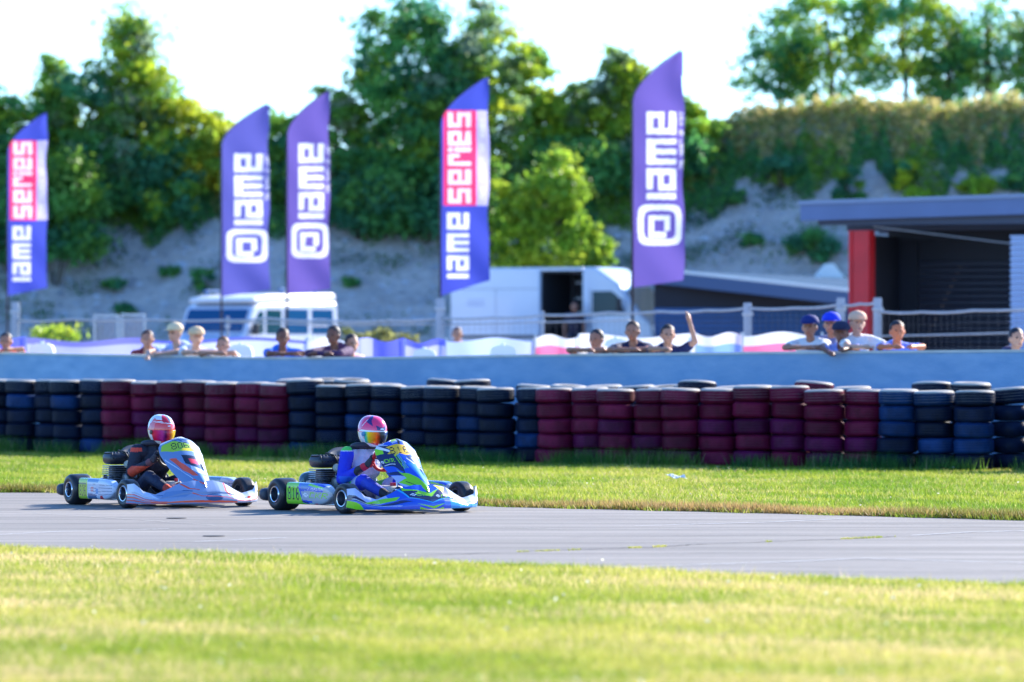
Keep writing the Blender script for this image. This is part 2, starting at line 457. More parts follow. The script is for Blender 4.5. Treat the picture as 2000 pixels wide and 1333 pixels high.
# ================================================================== TYRES
TB = [(-900, 67.5), (0, 61.6), (1250, 54.6), (2000, 52.3), (2600, 50.6)]
def tb_pt(s):   # arc length along the barrier from px=0
    return None
tb = [at(p, 672, d) for p, d in TB]; tb = [Vector((v.x, v.y, 0)) for v in tb]
def along(s):
    s += (tb[1]-tb[0]).length
    for a, b in zip(tb[:-1], tb[1:]):
        L = (b-a).length
        if s <= L: return a.lerp(b, s/L), (b-a).normalized()
        s -= L
    return tb[-1].copy(), (tb[-1]-tb[-2]).normalized()
def tyre_mesh(name, r=0.235, h=0.195, seg=36):
    w2 = h/2; mb = MB(); pr = []
    pr += [(-w2*0.55, 0.125), (-w2*0.9, 0.14), (-w2, 0.175), (-w2*0.93, 0.210), (-w2*0.74, 0.229)]
    for k in range(4):      # circumferential tread ribs
        a = -w2*0.66+k*w2*0.345; pr += [(a, r), (a+w2*0.24, r), (a+w2*0.26, r-0.007), (a+w2*0.33, r-0.007)]
    pr = [(a, b) for a, b in pr if a < w2*0.72]
    pr += [(w2*0.74, 0.229), (w2*0.93, 0.210), (w2, 0.175), (w2*0.9, 0.14), (w2*0.55, 0.125), (w2*0.5, 0.15), (0, 0.19), (-w2*0.5, 0.15)]
    mb.lathe(pr, axis='z', seg=seg, closed=True)
    me = mb.mesh(name, True); me.set_sharp_from_angle(angle=math.radians(38))
    import bmesh
    bm = bmesh.new(); bm.from_mesh(me); bmesh.ops.recalc_face_normals(bm, faces=bm.faces); bm.to_mesh(me); bm.free()
    return me
def tyre_mat(name, col, sunlit_dust, top=False):
    m = mat(name, col, 0.46, noise=(7, 0.35), bump=(45, 0.003), spec=0.12)
    t = m.node_tree; b = t.nodes['Principled BSDF']; src = b.inputs['Base Color'].links[0].from_socket
    oi = t.nodes.new('ShaderNodeObjectInfo'); vr = t.nodes.new('ShaderNodeMapRange'); vr.inputs[3].default_value = 0.65; vr.inputs[4].default_value = 1.25; t.links.new(oi.outputs['Random'], vr.inputs[0])
    mv = t.nodes.new('ShaderNodeMix'); mv.data_type = 'RGBA'; mv.blend_type = 'MULTIPLY'; mv.inputs[0].default_value = 1; t.links.new(src, mv.inputs[6]); t.links.new(vr.outputs[0], mv.inputs[7]); src = mv.outputs[2]
    t.links.new(src, b.inputs['Base Color'])
    if not top: return m
    # pale dust, brightened to paint sunlight onto the upper sidewalls of the top tyres
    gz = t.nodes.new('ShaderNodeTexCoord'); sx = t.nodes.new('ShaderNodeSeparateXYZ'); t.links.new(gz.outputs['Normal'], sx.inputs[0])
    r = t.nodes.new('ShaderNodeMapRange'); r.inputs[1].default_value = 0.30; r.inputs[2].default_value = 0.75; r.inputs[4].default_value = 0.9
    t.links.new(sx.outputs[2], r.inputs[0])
    mx = t.nodes.new('ShaderNodeMix'); mx.data_type = 'RGBA'; t.links.new(r.outputs[0], mx.inputs[0]); t.links.new(src, mx.inputs[6]); mx.inputs[7].default_value = (*sunlit_dust, 1)
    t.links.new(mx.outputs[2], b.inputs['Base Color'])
    return m
SUNLIT_DUST = lin(190, 182, 168)
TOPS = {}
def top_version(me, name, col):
    c = me.copy(); c.materials.clear(); c.materials.append(tyre_mat(name, col, SUNLIT_DUST, True)); TOPS[me.name] = c
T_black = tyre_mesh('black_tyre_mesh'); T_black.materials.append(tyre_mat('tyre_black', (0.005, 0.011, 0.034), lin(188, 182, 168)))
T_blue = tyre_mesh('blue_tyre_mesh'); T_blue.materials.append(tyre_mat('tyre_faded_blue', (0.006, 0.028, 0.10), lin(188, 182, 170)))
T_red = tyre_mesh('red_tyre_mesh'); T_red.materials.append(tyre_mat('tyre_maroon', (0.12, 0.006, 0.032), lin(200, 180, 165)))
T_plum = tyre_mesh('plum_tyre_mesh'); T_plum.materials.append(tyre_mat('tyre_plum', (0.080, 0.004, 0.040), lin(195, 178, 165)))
for me_, nm_, c_ in ((T_black, 'tyre_black_sunlit_dust', (0.005, 0.011, 0.034)), (T_blue, 'tyre_blue_sunlit_dust', (0.006, 0.028, 0.10)), (T_red, 'tyre_maroon_sunlit_dust', (0.12, 0.006, 0.032)), (T_plum, 'tyre_plum_sunlit_dust', (0.080, 0.004, 0.040))): top_version(me_, nm_, c_)
ORD = ['first', 'second', 'third', 'fourth', 'fifth', 'sixth', 'seventh', 'eighth', 'ninth', 'tenth', 'eleventh', 'twelfth', 'thirteenth', 'fourteenth']
LEVEL = ['on the ground', 'second up', 'third up', 'fourth up', 'on top', 'perched above the top']
seccount = {}
def section(px):
    if px < 218: return 'west black', 'k'
    if px < 575: return 'west maroon', 'r'
    if px < 1083: return 'middle black', 'k'
    if px < 1690: return 'east maroon', 'r'
    return 'east black', 'k'
ORD += ['fifteenth', 'sixteenth', 'seventeenth', 'eighteenth']
SECN = {'west black': 'black section before the grey kart', 'west maroon': 'maroon section behind the grey kart', 'middle black': 'black section behind the blue kart',
        'east maroon': 'long maroon section past both karts', 'east black': 'black section below the garage'}
s = -0.9; k = 0; hidden = MB()
pitch_zig = 0
while s < 19.5:
    p, t = along(s); nrm = Vector((t.y, -t.x, 0))     # towards the camera
    off = (0.04 if k % 2 else -0.04)+rnd.uniform(-0.03, 0.03)
    c = p+nrm*off
    px = 1000+c.x/c.y*F
    sec, kind = section(px)
    hs = np.interp(px, [0, 400, 1000, 2000], [1.0, 0.99, 0.93, 0.93])*rnd.uniform(0.985, 1.015)
    if 560 < px < 640 or 1440 < px < 1560: hs *= 1.05
    nlev = 5
    inview = True; seccount[sec] = seccount.get(sec, 0)+1
    # a few stacks stand one tyre higher
    extra = False
    z = 0.0
    lean = rnd.uniform(-0.012, 0.012)
    if not (1958 < px < 1986):
        for L in range(nlev+(1 if extra else 0)):
            me = (T_black if rnd.random() < (0.86 if px < 1650 else 0.6) else T_blue) if kind == 'k' else (T_red if rnd.random() < (0.45 if L < 2 else 0.75 if L < 3 else 0.95) else T_plum)
            th = 0.195*hs
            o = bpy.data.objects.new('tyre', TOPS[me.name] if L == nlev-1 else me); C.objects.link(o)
            o.location = (c.x+rnd.uniform(-.018, .018)+lean*L*t.x, c.y+rnd.uniform(-.018, .018), 0.01+z+th/2)
            o.scale = (rnd.uniform(0.97, 1.03),)*2+(hs,)
            o.rotation_euler = (rnd.uniform(-.035, .035), rnd.uniform(-.035, .035), rnd.uniform(0, 6.28))
            z += th
            cn = 'maroon' if kind == 'r' else 'black'
            tag(o, f"{cn} tyre {LEVEL[L]}, {ORD[min(seccount.get(sec,1)-1, 17)]} stack, {SECN[sec] if inview else SECN[sec]+(', beyond the frame' if False else '')}", 'tyre', 'painted tyres stacked along the wall')
    s += 0.460+rnd.uniform(-0.012, 0.008); k += 1
# second row: only its top tyres show between the front stacks; what stands under them is one mass
under = MB(); s = -0.6; kk = 0; bcount = {}
while s < 19.0:
    p, t = along(s); nrm = Vector((t.y, -t.x, 0)); c = p-nrm*(0.50+rnd.uniform(-.04, .08)); px = 1000+c.x/c.y*F
    sec, kind = section(px)
    top = 0.99 if px < 450 else 0.97
    tall = any(abs(px-q) < 34 for q in (600, 660, 900, 1375, 1600, 1790, 1930))
    base = 4; hb = 0.186 if not tall else 0.200
    if rnd.random() < 0.8 or tall:
        for L in range(base):
            under.lathe([(0, .15), (.01, .22), (.17, .22), (.18, .15)], c=(c.x, c.y, 0.01+L*hb), axis='z', seg=14)
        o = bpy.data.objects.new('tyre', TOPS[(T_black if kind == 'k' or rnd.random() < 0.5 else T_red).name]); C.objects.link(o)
        o.location = (c.x, c.y, 0.01+base*hb+0.10); o.rotation_euler = (rnd.uniform(-.09, .09), rnd.uniform(-.09, .09), 1)
        tag(o, f"top tyre of {ORD[min(bcount.setdefault(sec, -1)+1, 17)]} back row stack, behind the {SECN[sec]}", 'tyre', 'top tyres of the back row')
        kk += 1; bcount[sec] = bcount.get(sec, -1)+1
    s += 0.50
tag(under.obj('stacked_tyres', T_black.materials[0], smooth=True), 'unseen lower tyres of the back row', kind='stuff')

# ================================================================== HILL
def nz(x, y, s):
    return (np.sin(x*0.9/s+1.3*np.sin(y*0.7/s))+np.sin(y*1.1/s+1.7*np.sin(x*0.5/s+2)))/2
def crest(x): return 7.3+1.9/(1+np.exp(-(x-6.5)/1.0))+0.12*np.sin(x*0.8)+0.06*np.sin(x*2.3+1)
SWID = 9.0
def hill_z(x, y):
    x = np.asarray(x, float); y = np.asarray(y, float)
    yb = 148+0.8*np.sin(x*0.25)+0.3*np.sin(x*0.9); tt = np.clip((y-yb)/SWID, 0, 1.0)
    prof = tt**1.05
    z = padz(148)-0.05+prof*(crest(x)-0.7)+np.clip(y-yb-SWID, 0, 200)*0.01
    z = z+(0.10*nz(x, y*2, 1.3)+0.05*nz(x+7, y*2, 0.5))*np.clip(tt*4, 0, 1)*(1-0.5*(tt > 0.98))
    return z
xs = np.concatenate([np.linspace(-140, -30, 40), np.linspace(-29, 29, 230), np.linspace(30, 140, 40)]); ys = np.concatenate([np.linspace(144, 160, 120), np.linspace(161, 600, 40)])
X, Y = np.meshgrid(xs, ys); Z = hill_z(X, Y); nx = len(xs); ny = len(ys)
i = np.arange((nx-1)*(ny-1)); a = (i//(nx-1))*nx+i % (nx-1)
M_hill = mat('hill_gravel', lin(188, 181, 176), 0.95, noise=(0.5, 0.2), noise2=(3.0, 0.6, lin(138, 132, 132)), bump=(9, 0.05), stretch=(1, 1, 2.2))
hill = link('hill', np_mesh('hill', np.stack([X.ravel(), Y.ravel(), Z.ravel()], 1), np.stack([a, a+1, a+nx+1, a+nx], 1)), M_hill)
tag(hill, kind='structure')
def hit_hill(px, py):
    for d in np.arange(146, 160, 0.1):
        p = at(px, py, d)
        if p.z <= float(hill_z(p.x, p.y)): return p
    p = at(px, py, 159.5); p.z = float(hill_z(p.x, p.y)); return p

# loose stones on the slope
N = 9000; x = rng.uniform(-28, 28, N); y = rng.uniform(147, 157, N); z = hill_z(x, y); r = rng.gamma(2.0, 0.025, N)+0.02
o8 = np.array([[1, 0, 0], [-1, 0, 0], [0, 1, 0], [0, -1, 0], [0, 0, 1], [0, 0, -1]], float)
V = (np.stack([x, y, z], 1)[:, None, :]+o8[None]*rng.uniform(0.5, 1.2, (N, 6, 1))*r[:, None, None]*np.array([1.2, 1, .7])).reshape(-1, 3)
f8 = np.array([[0, 2, 4], [2, 1, 4], [1, 3, 4], [3, 0, 4], [2, 0, 5], [1, 2, 5], [3, 1, 5], [0, 3, 5]])
Fq = (f8[None]+np.arange(N)[:, None, None]*6).reshape(-1, 3)
gcol = np.repeat(np.array(lin(172, 178, 188))*rng.uniform(0.6, 1.3, (N, 1)), 8, axis=0)
tag(link('rubble', np_mesh('rubble', V, Fq, gcol, False), mat('rubble', (0, 0, 0), 0.95, attr=True)), 'loose grey stones on the quarry slope', kind='stuff')

# ================================================================== PLANTS
def leaves(name, Cn, size, col, m, parent=None, flat=0.0):
    """one diamond leaf per centre"""
    N = len(Cn); a = rng.normal(size=(N, 3)); a[:, 2] *= (1-flat); a /= np.linalg.norm(a, axis=1)[:, None]
    b = rng.normal(size=(N, 3)); b -= (b*a).sum(1)[:, None]*a; b /= np.linalg.norm(b, axis=1)[:, None]
    sz = (size*rng.uniform(0.6, 1.3, N))[:, None]
    V = np.stack([Cn-a*sz, Cn+b*sz*0.55, Cn+a*sz, Cn-b*sz*0.55], 1).reshape(-1, 3)
    Fq = np.arange(N*4).reshape(N, 4)
    return link(name, np_mesh(name, V, Fq, col, False), m, parent)
M_leaf = mat('leaf', (0, 0, 0), 0.5, attr=True, trans=0.55, spec=0.3)
M_bark = mat('bark', lin(92, 80, 66), 0.9, noise=(3, 0.3), bump=(12, 0.02))
G = {  # leaf colours (albedo)
 'dark': [(0.08, 0.29, 0.11), (0.11, 0.34, 0.09), (0.15, 0.38, 0.08), (0.07, 0.26, 0.13)],
 'mid': [(0.20, 0.38, 0.05), (0.26, 0.42, 0.05), (0.16, 0.34, 0.06)],
 'yellow': [(0.42, 0.54, 0.04), (0.36, 0.52, 0.05), (0.50, 0.56, 0.04)],
 'gold': [(0.58, 0.54, 0.04), (0.50, 0.54, 0.04), (0.42, 0.50, 0.05)],
 'lime': [(0.34, 0.50, 0.04), (0.26, 0.44, 0.04), (0.42, 0.54, 0.05)],
 'silver': [(0.30, 0.40, 0.26), (0.24, 0.36, 0.15), (0.14, 0.26, 0.09)],
}
def plant(name, label, cat, base, H, W, pal, n, size=0.13, crown=0.12, shape='round', clumps=26, trunk=0.09, group=None, depth=0.8, dens=0.55, leafy=0.48):
    root = empty(name, base)
    pr = random.Random(hash(label) & 0xffff if False else int(base[0]*971+base[1]*13+H*100)); R = np.random.default_rng(abs(int(base[0]*971+base[1]*131+H*100)))
    cs = []; cols = []; per = []
    if cat == 'tree': clumps = int(clumps*2.3)
    for k in range(clumps):
        for _ in range(60):
            u = R.uniform(-1, 1, 3)
            if (u**2).sum() > 1: continue
            t = (u[2]+1)/2
            if shape == 'cone': wdt = (1-t)**0.75*0.95+0.10
            elif shape == 'column': wdt = 0.55+0.45*math.sin(math.pi*min(t*1.15, 1))
            else: wdt = math.sqrt(max(0.05, 1-(2*t-1)**2))*0.95+0.12
            rr = math.hypot(u[0], u[1])
            if rr < 1: break
        ang = R.uniform(0, 2*math.pi); rad = math.sqrt(R.uniform(0.08, 1))*wdt*0.85
        c_ = np.array([math.cos(ang)*rad*W/2, math.sin(ang)*rad*W/2*depth, H*(crown+(1-crown)*t*0.96)])
        cs.append(c_); cols.append(np.array(pal[R.integers(len(pal))])*R.uniform(0.8, 1.2)); per.append(R.uniform(0.6, 1.4)*(0.5+wdt))
    per = np.array(per); n = int(n*leafy) if cat == 'tree' else int(n*.8); per = (per/per.sum()*n).astype(int)
    P = []; CC = []
    for c_, q, m_ in zip(cs, cols, per):
        rad = W*R.uniform(*((0.11, 0.2) if cat != 'tree' else (0.07, 0.145)))
        d = R.normal(size=(m_, 3))*rad*0.62; d[:, 2] *= 0.62; d[:, 2] += 0.10*rad*np.sin(d[:, 0]/rad*7)
        P.append(c_+d); CC.append(q*R.uniform(0.7, 1.35, (m_, 1)))
    P = np.concatenate(P); CC = np.concatenate(CC); P[:, 2] = np.maximum(P[:, 2], 0.03)
    leaves('crown' if cat == 'tree' else 'foliage', P, size, CC, M_leaf, root)
    mb = MB(); 
    if cat == 'tree':
        top = H*0.8; mb.tube([(0, 0, -0.4), (0.02*H, 0, H*0.3), (-0.015*H, 0, H*0.55), (0, 0, top)], [trunk, trunk*0.75, trunk*0.5, trunk*0.15], 8)
        for k in range(9):
            z0 = H*pr.uniform(0.18, 0.65); tgt = Vector(cs[pr.randrange(len(cs))])
            mb.tube([(0, 0, z0), ((tgt.x)*0.5, tgt.y*0.5, (z0+tgt.z)/2+0.05*H), tgt], [trunk*0.45, trunk*0.3, trunk*0.08], 6)
        mb.obj('trunk', M_bark, root, smooth=True)
    else:
        for k in range(7):
            tgt = Vector(cs[pr.randrange(len(cs))])
            mb.tube([(0, 0, -0.15), (tgt.x*0.5, tgt.y*0.5, tgt.z*0.6), tgt], [0.03, 0.02, 0.008], 5)
        mb.obj('stem', M_bark, root, smooth=True)
    return tag(root, label, cat, group)

def px_plant(px, top, base, wpx, pal, n, label, cat='tree', name=None, d=None, **kw):
    p = hit_hill(px, base) if d is None else at(px, base, d)
    if d is not None: p.z = min(p.z, p.z)
    H = (base-top)/F*p.y; W = wpx/F*p.y
    return plant(name or ('leafy_tree' if cat == 'tree' else 'bush'), label, cat, (p.x, p.y, p.z-0.05), H, W, pal, n, **kw)

TG = 'trees on top of the quarry slope'; BG = 'bushes growing on the quarry slope'
A_, B_, M_, S_ = G['dark'], G['yellow'], G['mid'], G['silver']
px_plant(-60, 120, 470, 230, A_+M_, 9000, 'broad dark green tree cut off by the edge behind the first flag', group=TG)
px_plant(35, 175, 440, 190, A_+M_+B_, 9000, 'dark tree standing behind the first red and blue flag', group=TG)
px_plant(105, 88, 400, 150, B_+M_, 8000, 'narrow yellow-green tree between the first flag and the tall pointed tree', group=TG, shape='cone')
px_plant(262, -6, 420, 250, B_+M_+S_, 17000, 'tallest pointed tree in the group behind the first flag', group=TG, shape='cone', clumps=40)
px_plant(180, 110, 430, 190, M_+S_+A_, 11000, 'grey-green tree leaning in between pointed trees', group=TG)
px_plant(372, 165, 400, 160, G['gold']+B_, 9000, 'round golden-yellow tree before the second flag', group=TG)
px_plant(425, 245, 400, 120, G['gold']+M_, 5000, 'low golden bush directly beside the second flag', 'bush', group=BG)
px_plant(110, 300, 560, 200, A_+M_, 12000, 'dark green bush running down the slope near the first flag', 'bush', group=BG)
px_plant(235, 250, 410, 260, A_, 12000, 'dense dark bush under the tall pointed tree', 'bush', group=BG)
px_plant(20, 300, 540, 140, A_, 8000, 'dark bush filling the slope behind the first flag', 'bush', group=BG)
px_plant(340, 330, 448, 115, G['lime']+A_, 6000, 'bright-topped small bush alone on grey gravel before the second flag', 'bush', group=BG)
px_plant(560, 205, 420, 170, M_+A_, 9000, 'green tree between the second and third flags', group=TG)
px_plant(660, 150, 430, 150, S_+M_, 9000, 'silvery tree just past the third flag', group=TG)
px_plant(700, 290, 470, 170, A_, 9000, 'dark bush at the foot of the large tree', 'bush', group=BG)
px_plant(800, -60, 440, 250, A_+M_+A_, 22000, 'huge dark green tree before the fourth flag', group=TG, clumps=46)
px_plant(940, -30, 430, 220, M_+B_+S_, 17000, 'huge mottled tree behind the fourth flag', group=TG, clumps=44)
px_plant(870, 60, 450, 200, M_+A_+S_, 12000, 'dense middle tree joining the two huge trees', group=TG)
px_plant(830, 280, 480, 240, A_, 12000, 'dark bush under the huge trees left of the fourth flag', 'bush', group=BG)
px_plant(1045, 80, 350, 150, B_+M_, 9000, 'yellow-green tree just past the fourth flag', group=TG, shape='cone')
px_plant(1135, 150, 340, 120, S_+M_, 6000, 'pale tree between two yellow-green trees', group=TG)
px_plant(1210, 55, 350, 180, B_+M_+S_, 12000, 'yellow-green pointed tree just before the tallest purple flag', group=TG, shape='cone', clumps=34)
px_plant(1120, 240, 400, 250, M_+A_, 10000, 'dark bush behind the bright poplar sapling', 'bush', group=BG)
px_plant(1290, 250, 370, 190, A_+M_, 8000, 'dark bush behind the tallest purple flag', 'bush', group=BG)
px_plant(1345, 195, 330, 110, B_+M_, 6000, 'yellow-green bush just past the tallest purple flag', 'bush', group=BG)
# the bright saplings low down, in front of the slope
for (px, top, base, wpx, n, lab) in ((1090, 275, 560, 190, 15000, 'tall bright lime sapling above the delivery van roof'), (1020, 320, 560, 130, 7000, 'small lime sapling at the left of the tallest sapling'),
                                     (955, 268, 520, 95, 6000, 'narrow lime sapling directly behind the fourth flag'), (1160, 430, 560, 90, 3500, 'low drooping lime sapling over the van cab')):
    px_plant(px, top, base, wpx, G['lime']+M_+G['lime'], n, lab, 'tree', 'sapling', d=138.0, shape='cone' if wpx > 100 else 'column', size=0.10, trunk=0.05, crown=0.02, group='lime green saplings at the foot of the slope')
# right-hand trees on the crest
for (px, top, base, wpx, n, pal, lab) in ((1520, 10, 250, 190, 5200, A_+M_, 'loose dark tree reaching out furthest toward the tallest flag'), (1620, -70, 240, 240, 8000, M_+A_+B_, 'tall airy tree next to the loosest one above the bank'),
        (1765, -80, 235, 230, 8000, M_+A_+B_, 'airy tall tree in the middle of the group above the bank'), (1850, 30, 235, 150, 5500, A_+A_+M_, 'compact dark tree low in the group above the garage roof'),
        (1930, -60, 235, 200, 5500, A_+M_+S_, 'thin airy tree above the garage roof'), (2040, 20, 235, 170, 5500, A_+M_, 'dark tree at the very edge above the garage')):
    px_plant(px, top, base, wpx, pal, n, lab, 'tree', d=166.0, trunk=0.11, group=TG, clumps=30, crown=0.10, size=0.12, leafy=0.55)
# bushes of the gravel slope
for (px, top, base, wpx, pal, n, lab) in (
    (225, 542, 570, 50, A_, 500, 'small dark bush on gravel just right of the first flag'), (245, 590, 615, 60, A_, 600, 'flat dark bush low on gravel above the paddock fence'),
    (330, 512, 545, 40, A_, 400, 'tiny dark bush on gravel halfway to the second flag'), (395, 520, 570, 55, A_, 500, 'faint bush on gravel just before the second flag'),
    (685, 540, 560, 40, A_, 350, 'tiny dark bush on gravel right of the third flag'), (1465, 452, 480, 50, A_, 600, 'small dark bush on gravel past the tallest flag'),
    (1590, 452, 512, 120, A_, 3000, 'wide dark green bush beside the garage roof corner'), (1440, 370, 402, 60, A_, 700, 'faint bush high on gravel past the tallest flag'),
    (1525, 300, 372, 80, A_+M_, 2200, 'dark bush on the bank edge midway along'), (1660, 325, 400, 60, A_+M_, 2000, 'upright dark bush above the garage corner'),
    (1762, 300, 375, 60, B_+A_, 2200, 'bush with a yellow top above the garage roof'), (1795, 370, 392, 60, G['lime'], 900, 'low lime bush peeping over the garage roof edge'),
    (1900, 345, 385, 90, G['lime'], 1500, 'taller lime bush peeping over the garage roof'), (1985, 340, 372, 60, A_, 900, 'dark bush at the far end above the garage'),
    (110, 640, 664, 110, G['lime']+B_, 1200, 'low yellow weeds behind the fence by the first flag')):
    if base > 620:
        px_plant(px, top, base, wpx, pal, n, lab, 'bush', d=100.0, size=0.07, clumps=12, group='weeds by the paddock fence')
    else:
        px_plant(px, top, base, wpx, pal, n, lab, 'bush', size=0.10, clumps=12, group=BG)
for (px, top, base, wpx, n, lab) in ((690, 636, 690, 60, 1500, 'left pale yellow bush behind the paddock barrier'), (760, 634, 690, 100, 2200, 'wider pale yellow bush behind the paddock barrier')):
    px_plant(px, top, base, wpx, [(0.26, 0.27, 0.09), (0.2, 0.22, 0.06)], n, lab, 'bush', d=92.0, size=0.06, clumps=14, group='pale bushes in the paddock')

# undergrowth over the upper bank: brambles below, dry grass on the crest
def scatter_bank():
    N = 150000; x = rng.uniform(-27, 27, N); t = rng.uniform(0, 1, N)
    yb = 148+0.8*np.sin(x*0.25)+0.3*np.sin(x*0.9)
    lo = np.where(x > 5, 0.73, 0.69)+0.05*np.sin(x*1.7)+0.035*np.sin(x*4.3); tt = lo+t*(1.22-lo); y = yb+SWID*tt; z = hill_z(x, y)
    cell = ((x+30)*3.7).astype(int)*7+((tt*9).astype(int)); hh = np.random.default_rng(3).uniform(0.25, 1.0, 4000)[cell % 4000]; h = rng.uniform(0, 1, N)**1.2*(0.15+0.6*hh); P = np.stack([x, y, z+h], 1)
    dry = (tt > 0.86+0.05*np.sin(x*2.7)+0.04*np.sin(x*7.1)) & (rng.uniform(0, 1, N) < np.where(x > 5, 0.85, 0.5))
    cA = np.array(G['dark'])[rng.integers(0, 3, N)]; cB = np.array([(0.56, 0.48, 0.17), (0.40, 0.40, 0.09), (0.66, 0.54, 0.26)])[rng.integers(0, 3, N)]
    cM = np.array(G['mid'])[rng.integers(0, 3, N)]; patch = (np.sin(x*1.9+0.6)+np.sin(x*0.7+y*0.4) > 0.7)
    col = np.where(dry[:, None], cB, np.where(patch[:, None], cM, cA))*rng.uniform(0.7, 1.3, (N, 1))
    tag(leaves('undergrowth', P, 0.085, col, M_leaf), 'brambles and dry grass covering the upper bank', kind='stuff')
scatter_bank()
def scrub():
    rg = np.random.default_rng(11); P = []; Cc = []
    for q in range(130):
        cx, t = rg.uniform(-24, 24), rg.uniform(0.03, 0.72); w_ = rg.uniform(0.15, 0.6); m_ = int(70*w_/0.3)
        x = cx+rg.normal(0, w_, m_); yb = 148+0.8*np.sin(x*0.25)+0.3*np.sin(x*0.9); y = yb+SWID*np.clip(t+rg.normal(0, 0.02+0.03*w_, m_), 0.01, .8)
        P.append(np.stack([x, y, hill_z(x, y)+rg.uniform(0, 0.22, m_)], 1)); Cc.append(np.array(G['dark'])[rg.integers(0, 4)]*0.6*rg.uniform(.6, 1.3, (m_, 1))+np.array([.03, .02, .02]))
    tag(leaves('scrub', np.concatenate(P), 0.07, np.concatenate(Cc), M_leaf), 'low dull scrub scattered over the gravel slope', kind='stuff')
scrub()

# ================================================================== GRASS
M_grass = mat('grass_blade', (0, 0, 0), 0.55, attr=True, trans=0.5, spec=0.25)
def patchy(x, y):
    return 0.5+0.25*np.sin(x*1.3+0.7*np.sin(y*0.9))+0.15*np.sin(y*1.1+x*0.6+2)+0.12*np.sin(x*3.7+y*2.2)+0.1*np.sin(y*4.6-x*1.4)
def blades(name, x, y, hmin, hmax, wd, label, pal=None, z0=0.0, tan=0.25, sway=0.5):
    N = len(x); h = rng.uniform(hmin, hmax, N)*(0.75+0.5*patchy(x*1.7+4, y)); a = rng.uniform(0, math.pi, N)
    dx, dy = np.cos(a)*wd/2, np.sin(a)*wd/2; lx, ly = rng.normal(0, sway, N)*h, rng.normal(0, sway, N)*h
    V = np.stack([np.stack([x-dx, y-dy, np.full(N, z0)], 1), np.stack([x+dx, y+dy, np.full(N, z0)], 1), np.stack([x+lx, y+ly, z0+h], 1)], 1).reshape(-1, 3)
    p = patchy(x, y)+rng.normal(0, 0.16, N)
    c1, c2, c3 = (np.array(q) for q in (pal or ((0.25, 0.34, 0.03), (0.50, 0.48, 0.10), (0.74, 0.57, 0.29))))
    st = 0.5+0.5*np.sin(y*5.5+1.3*np.sin(x*1.9)+x*0.8)*np.sin(y*2.3-x*0.9+1); p = p+0.25*(st-0.5)+0.40*(np.sin(x*2.9+1.7*np.sin(y*1.7))*np.sin(y*3.1+x)-0.1)+0.30*np.sin(x*7.3+2*np.sin(y*2.9))*np.sin(y*5.7+2*np.sin(x*1.3)); k = np.clip(p, 0, 1)[:, None]; col = c1*(1-k)+c2*k
    dry = (rng.uniform(0, 1, N) < tan*(0.15+3.2*np.clip(patchy(x*1.1+9, y*2.2+3)-.15+0.2*np.sin(x*0.9+2)*np.sin(y*1.4), 0, 1)**2))[:, None]; col = np.where(dry, c3, col)*rng.uniform(0.7, 1.3, (N, 1))
    return tag(link(name, np_mesh(name, V, np.arange(N*3).reshape(N, 3), col, False), M_grass), label, kind='stuff')
def sample_strip(n, d0, d1, front=True, marg=1.25, p=1.0):
    d = d0+(d1-d0)*rng.uniform(0, 1, n)**p; x = rng.uniform(-1, 1, n)*d*(1000/F)*marg; return x, d
x, y = sample_strip(620000, 17.2, 36.5, p=1.1); k = y < curve_y(FRONT, x)+0.06*np.sin(x*8)+0.05*np.sin(x*21)+rng.normal(0, .04, len(x))-0.04; blades('grass', x[k], y[k], 0.018, 0.052, 0.006, 'short sunlit grass in front of the track')
x, y = sample_strip(520000, 34.5, 66, p=1.0); wl = np.interp(x/y*F+1000, [q[0] for q in WALL], [q[1] for q in WALL])
k = (y > curve_y(BACK, x)-0.05+0.07*np.sin(x*9)) & (y < wl-0.1); blades('grass', x[k], y[k], 0.025, 0.06, 0.010, 'short sunlit grass between track and tyres', tan=0.14, pal=((0.15, 0.27, 0.02), (0.40, 0.43, 0.06), (0.62, 0.50, 0.22)))
# taller lip along the track's far edge, long tufts against the tyres, stalks in front
x = rng.uniform(-7, 6, 26000); y = curve_y(BACK, x)+0.02+np.abs(rng.normal(0, 0.30, len(x))); blades('grass', x, y, 0.04, 0.10, 0.010, 'taller grass lip along the far track edge', tan=0.5, pal=((0.16, 0.16, 0.03), (0.30, 0.24, 0.07), (0.42, 0.28, 0.11)))
s_ = rng.uniform(-0.6, 19.3, 16000); P = np.array([(lambda q: (q[0].x+q[1].y*0.46, q[0].y-q[1].x*0.46))(along(v)) for v in s_]); P += rng.normal(0, 0.09, P.shape)
tuft = np.sin(s_*5.1)+np.sin(s_*2.3+1) > -0.6
blades('grass', P[tuft, 0], P[tuft, 1], 0.07, 0.24, 0.010, 'long uncut grass at the foot of the tyres', pal=((0.04, 0.17, 0.04), (0.14, 0.28, 0.03), (0.40, 0.36, 0.18)), tan=0.12, sway=0.3)
x, y = sample_strip(2500, 18, 36, p=1.0); k = y < curve_y(FRONT, x)-0.1; blades('grass', x[k], y[k], 0.06, 0.11, 0.006, 'sparse longer dry stalks in the near grass', tan=0.9, sway=0.3)
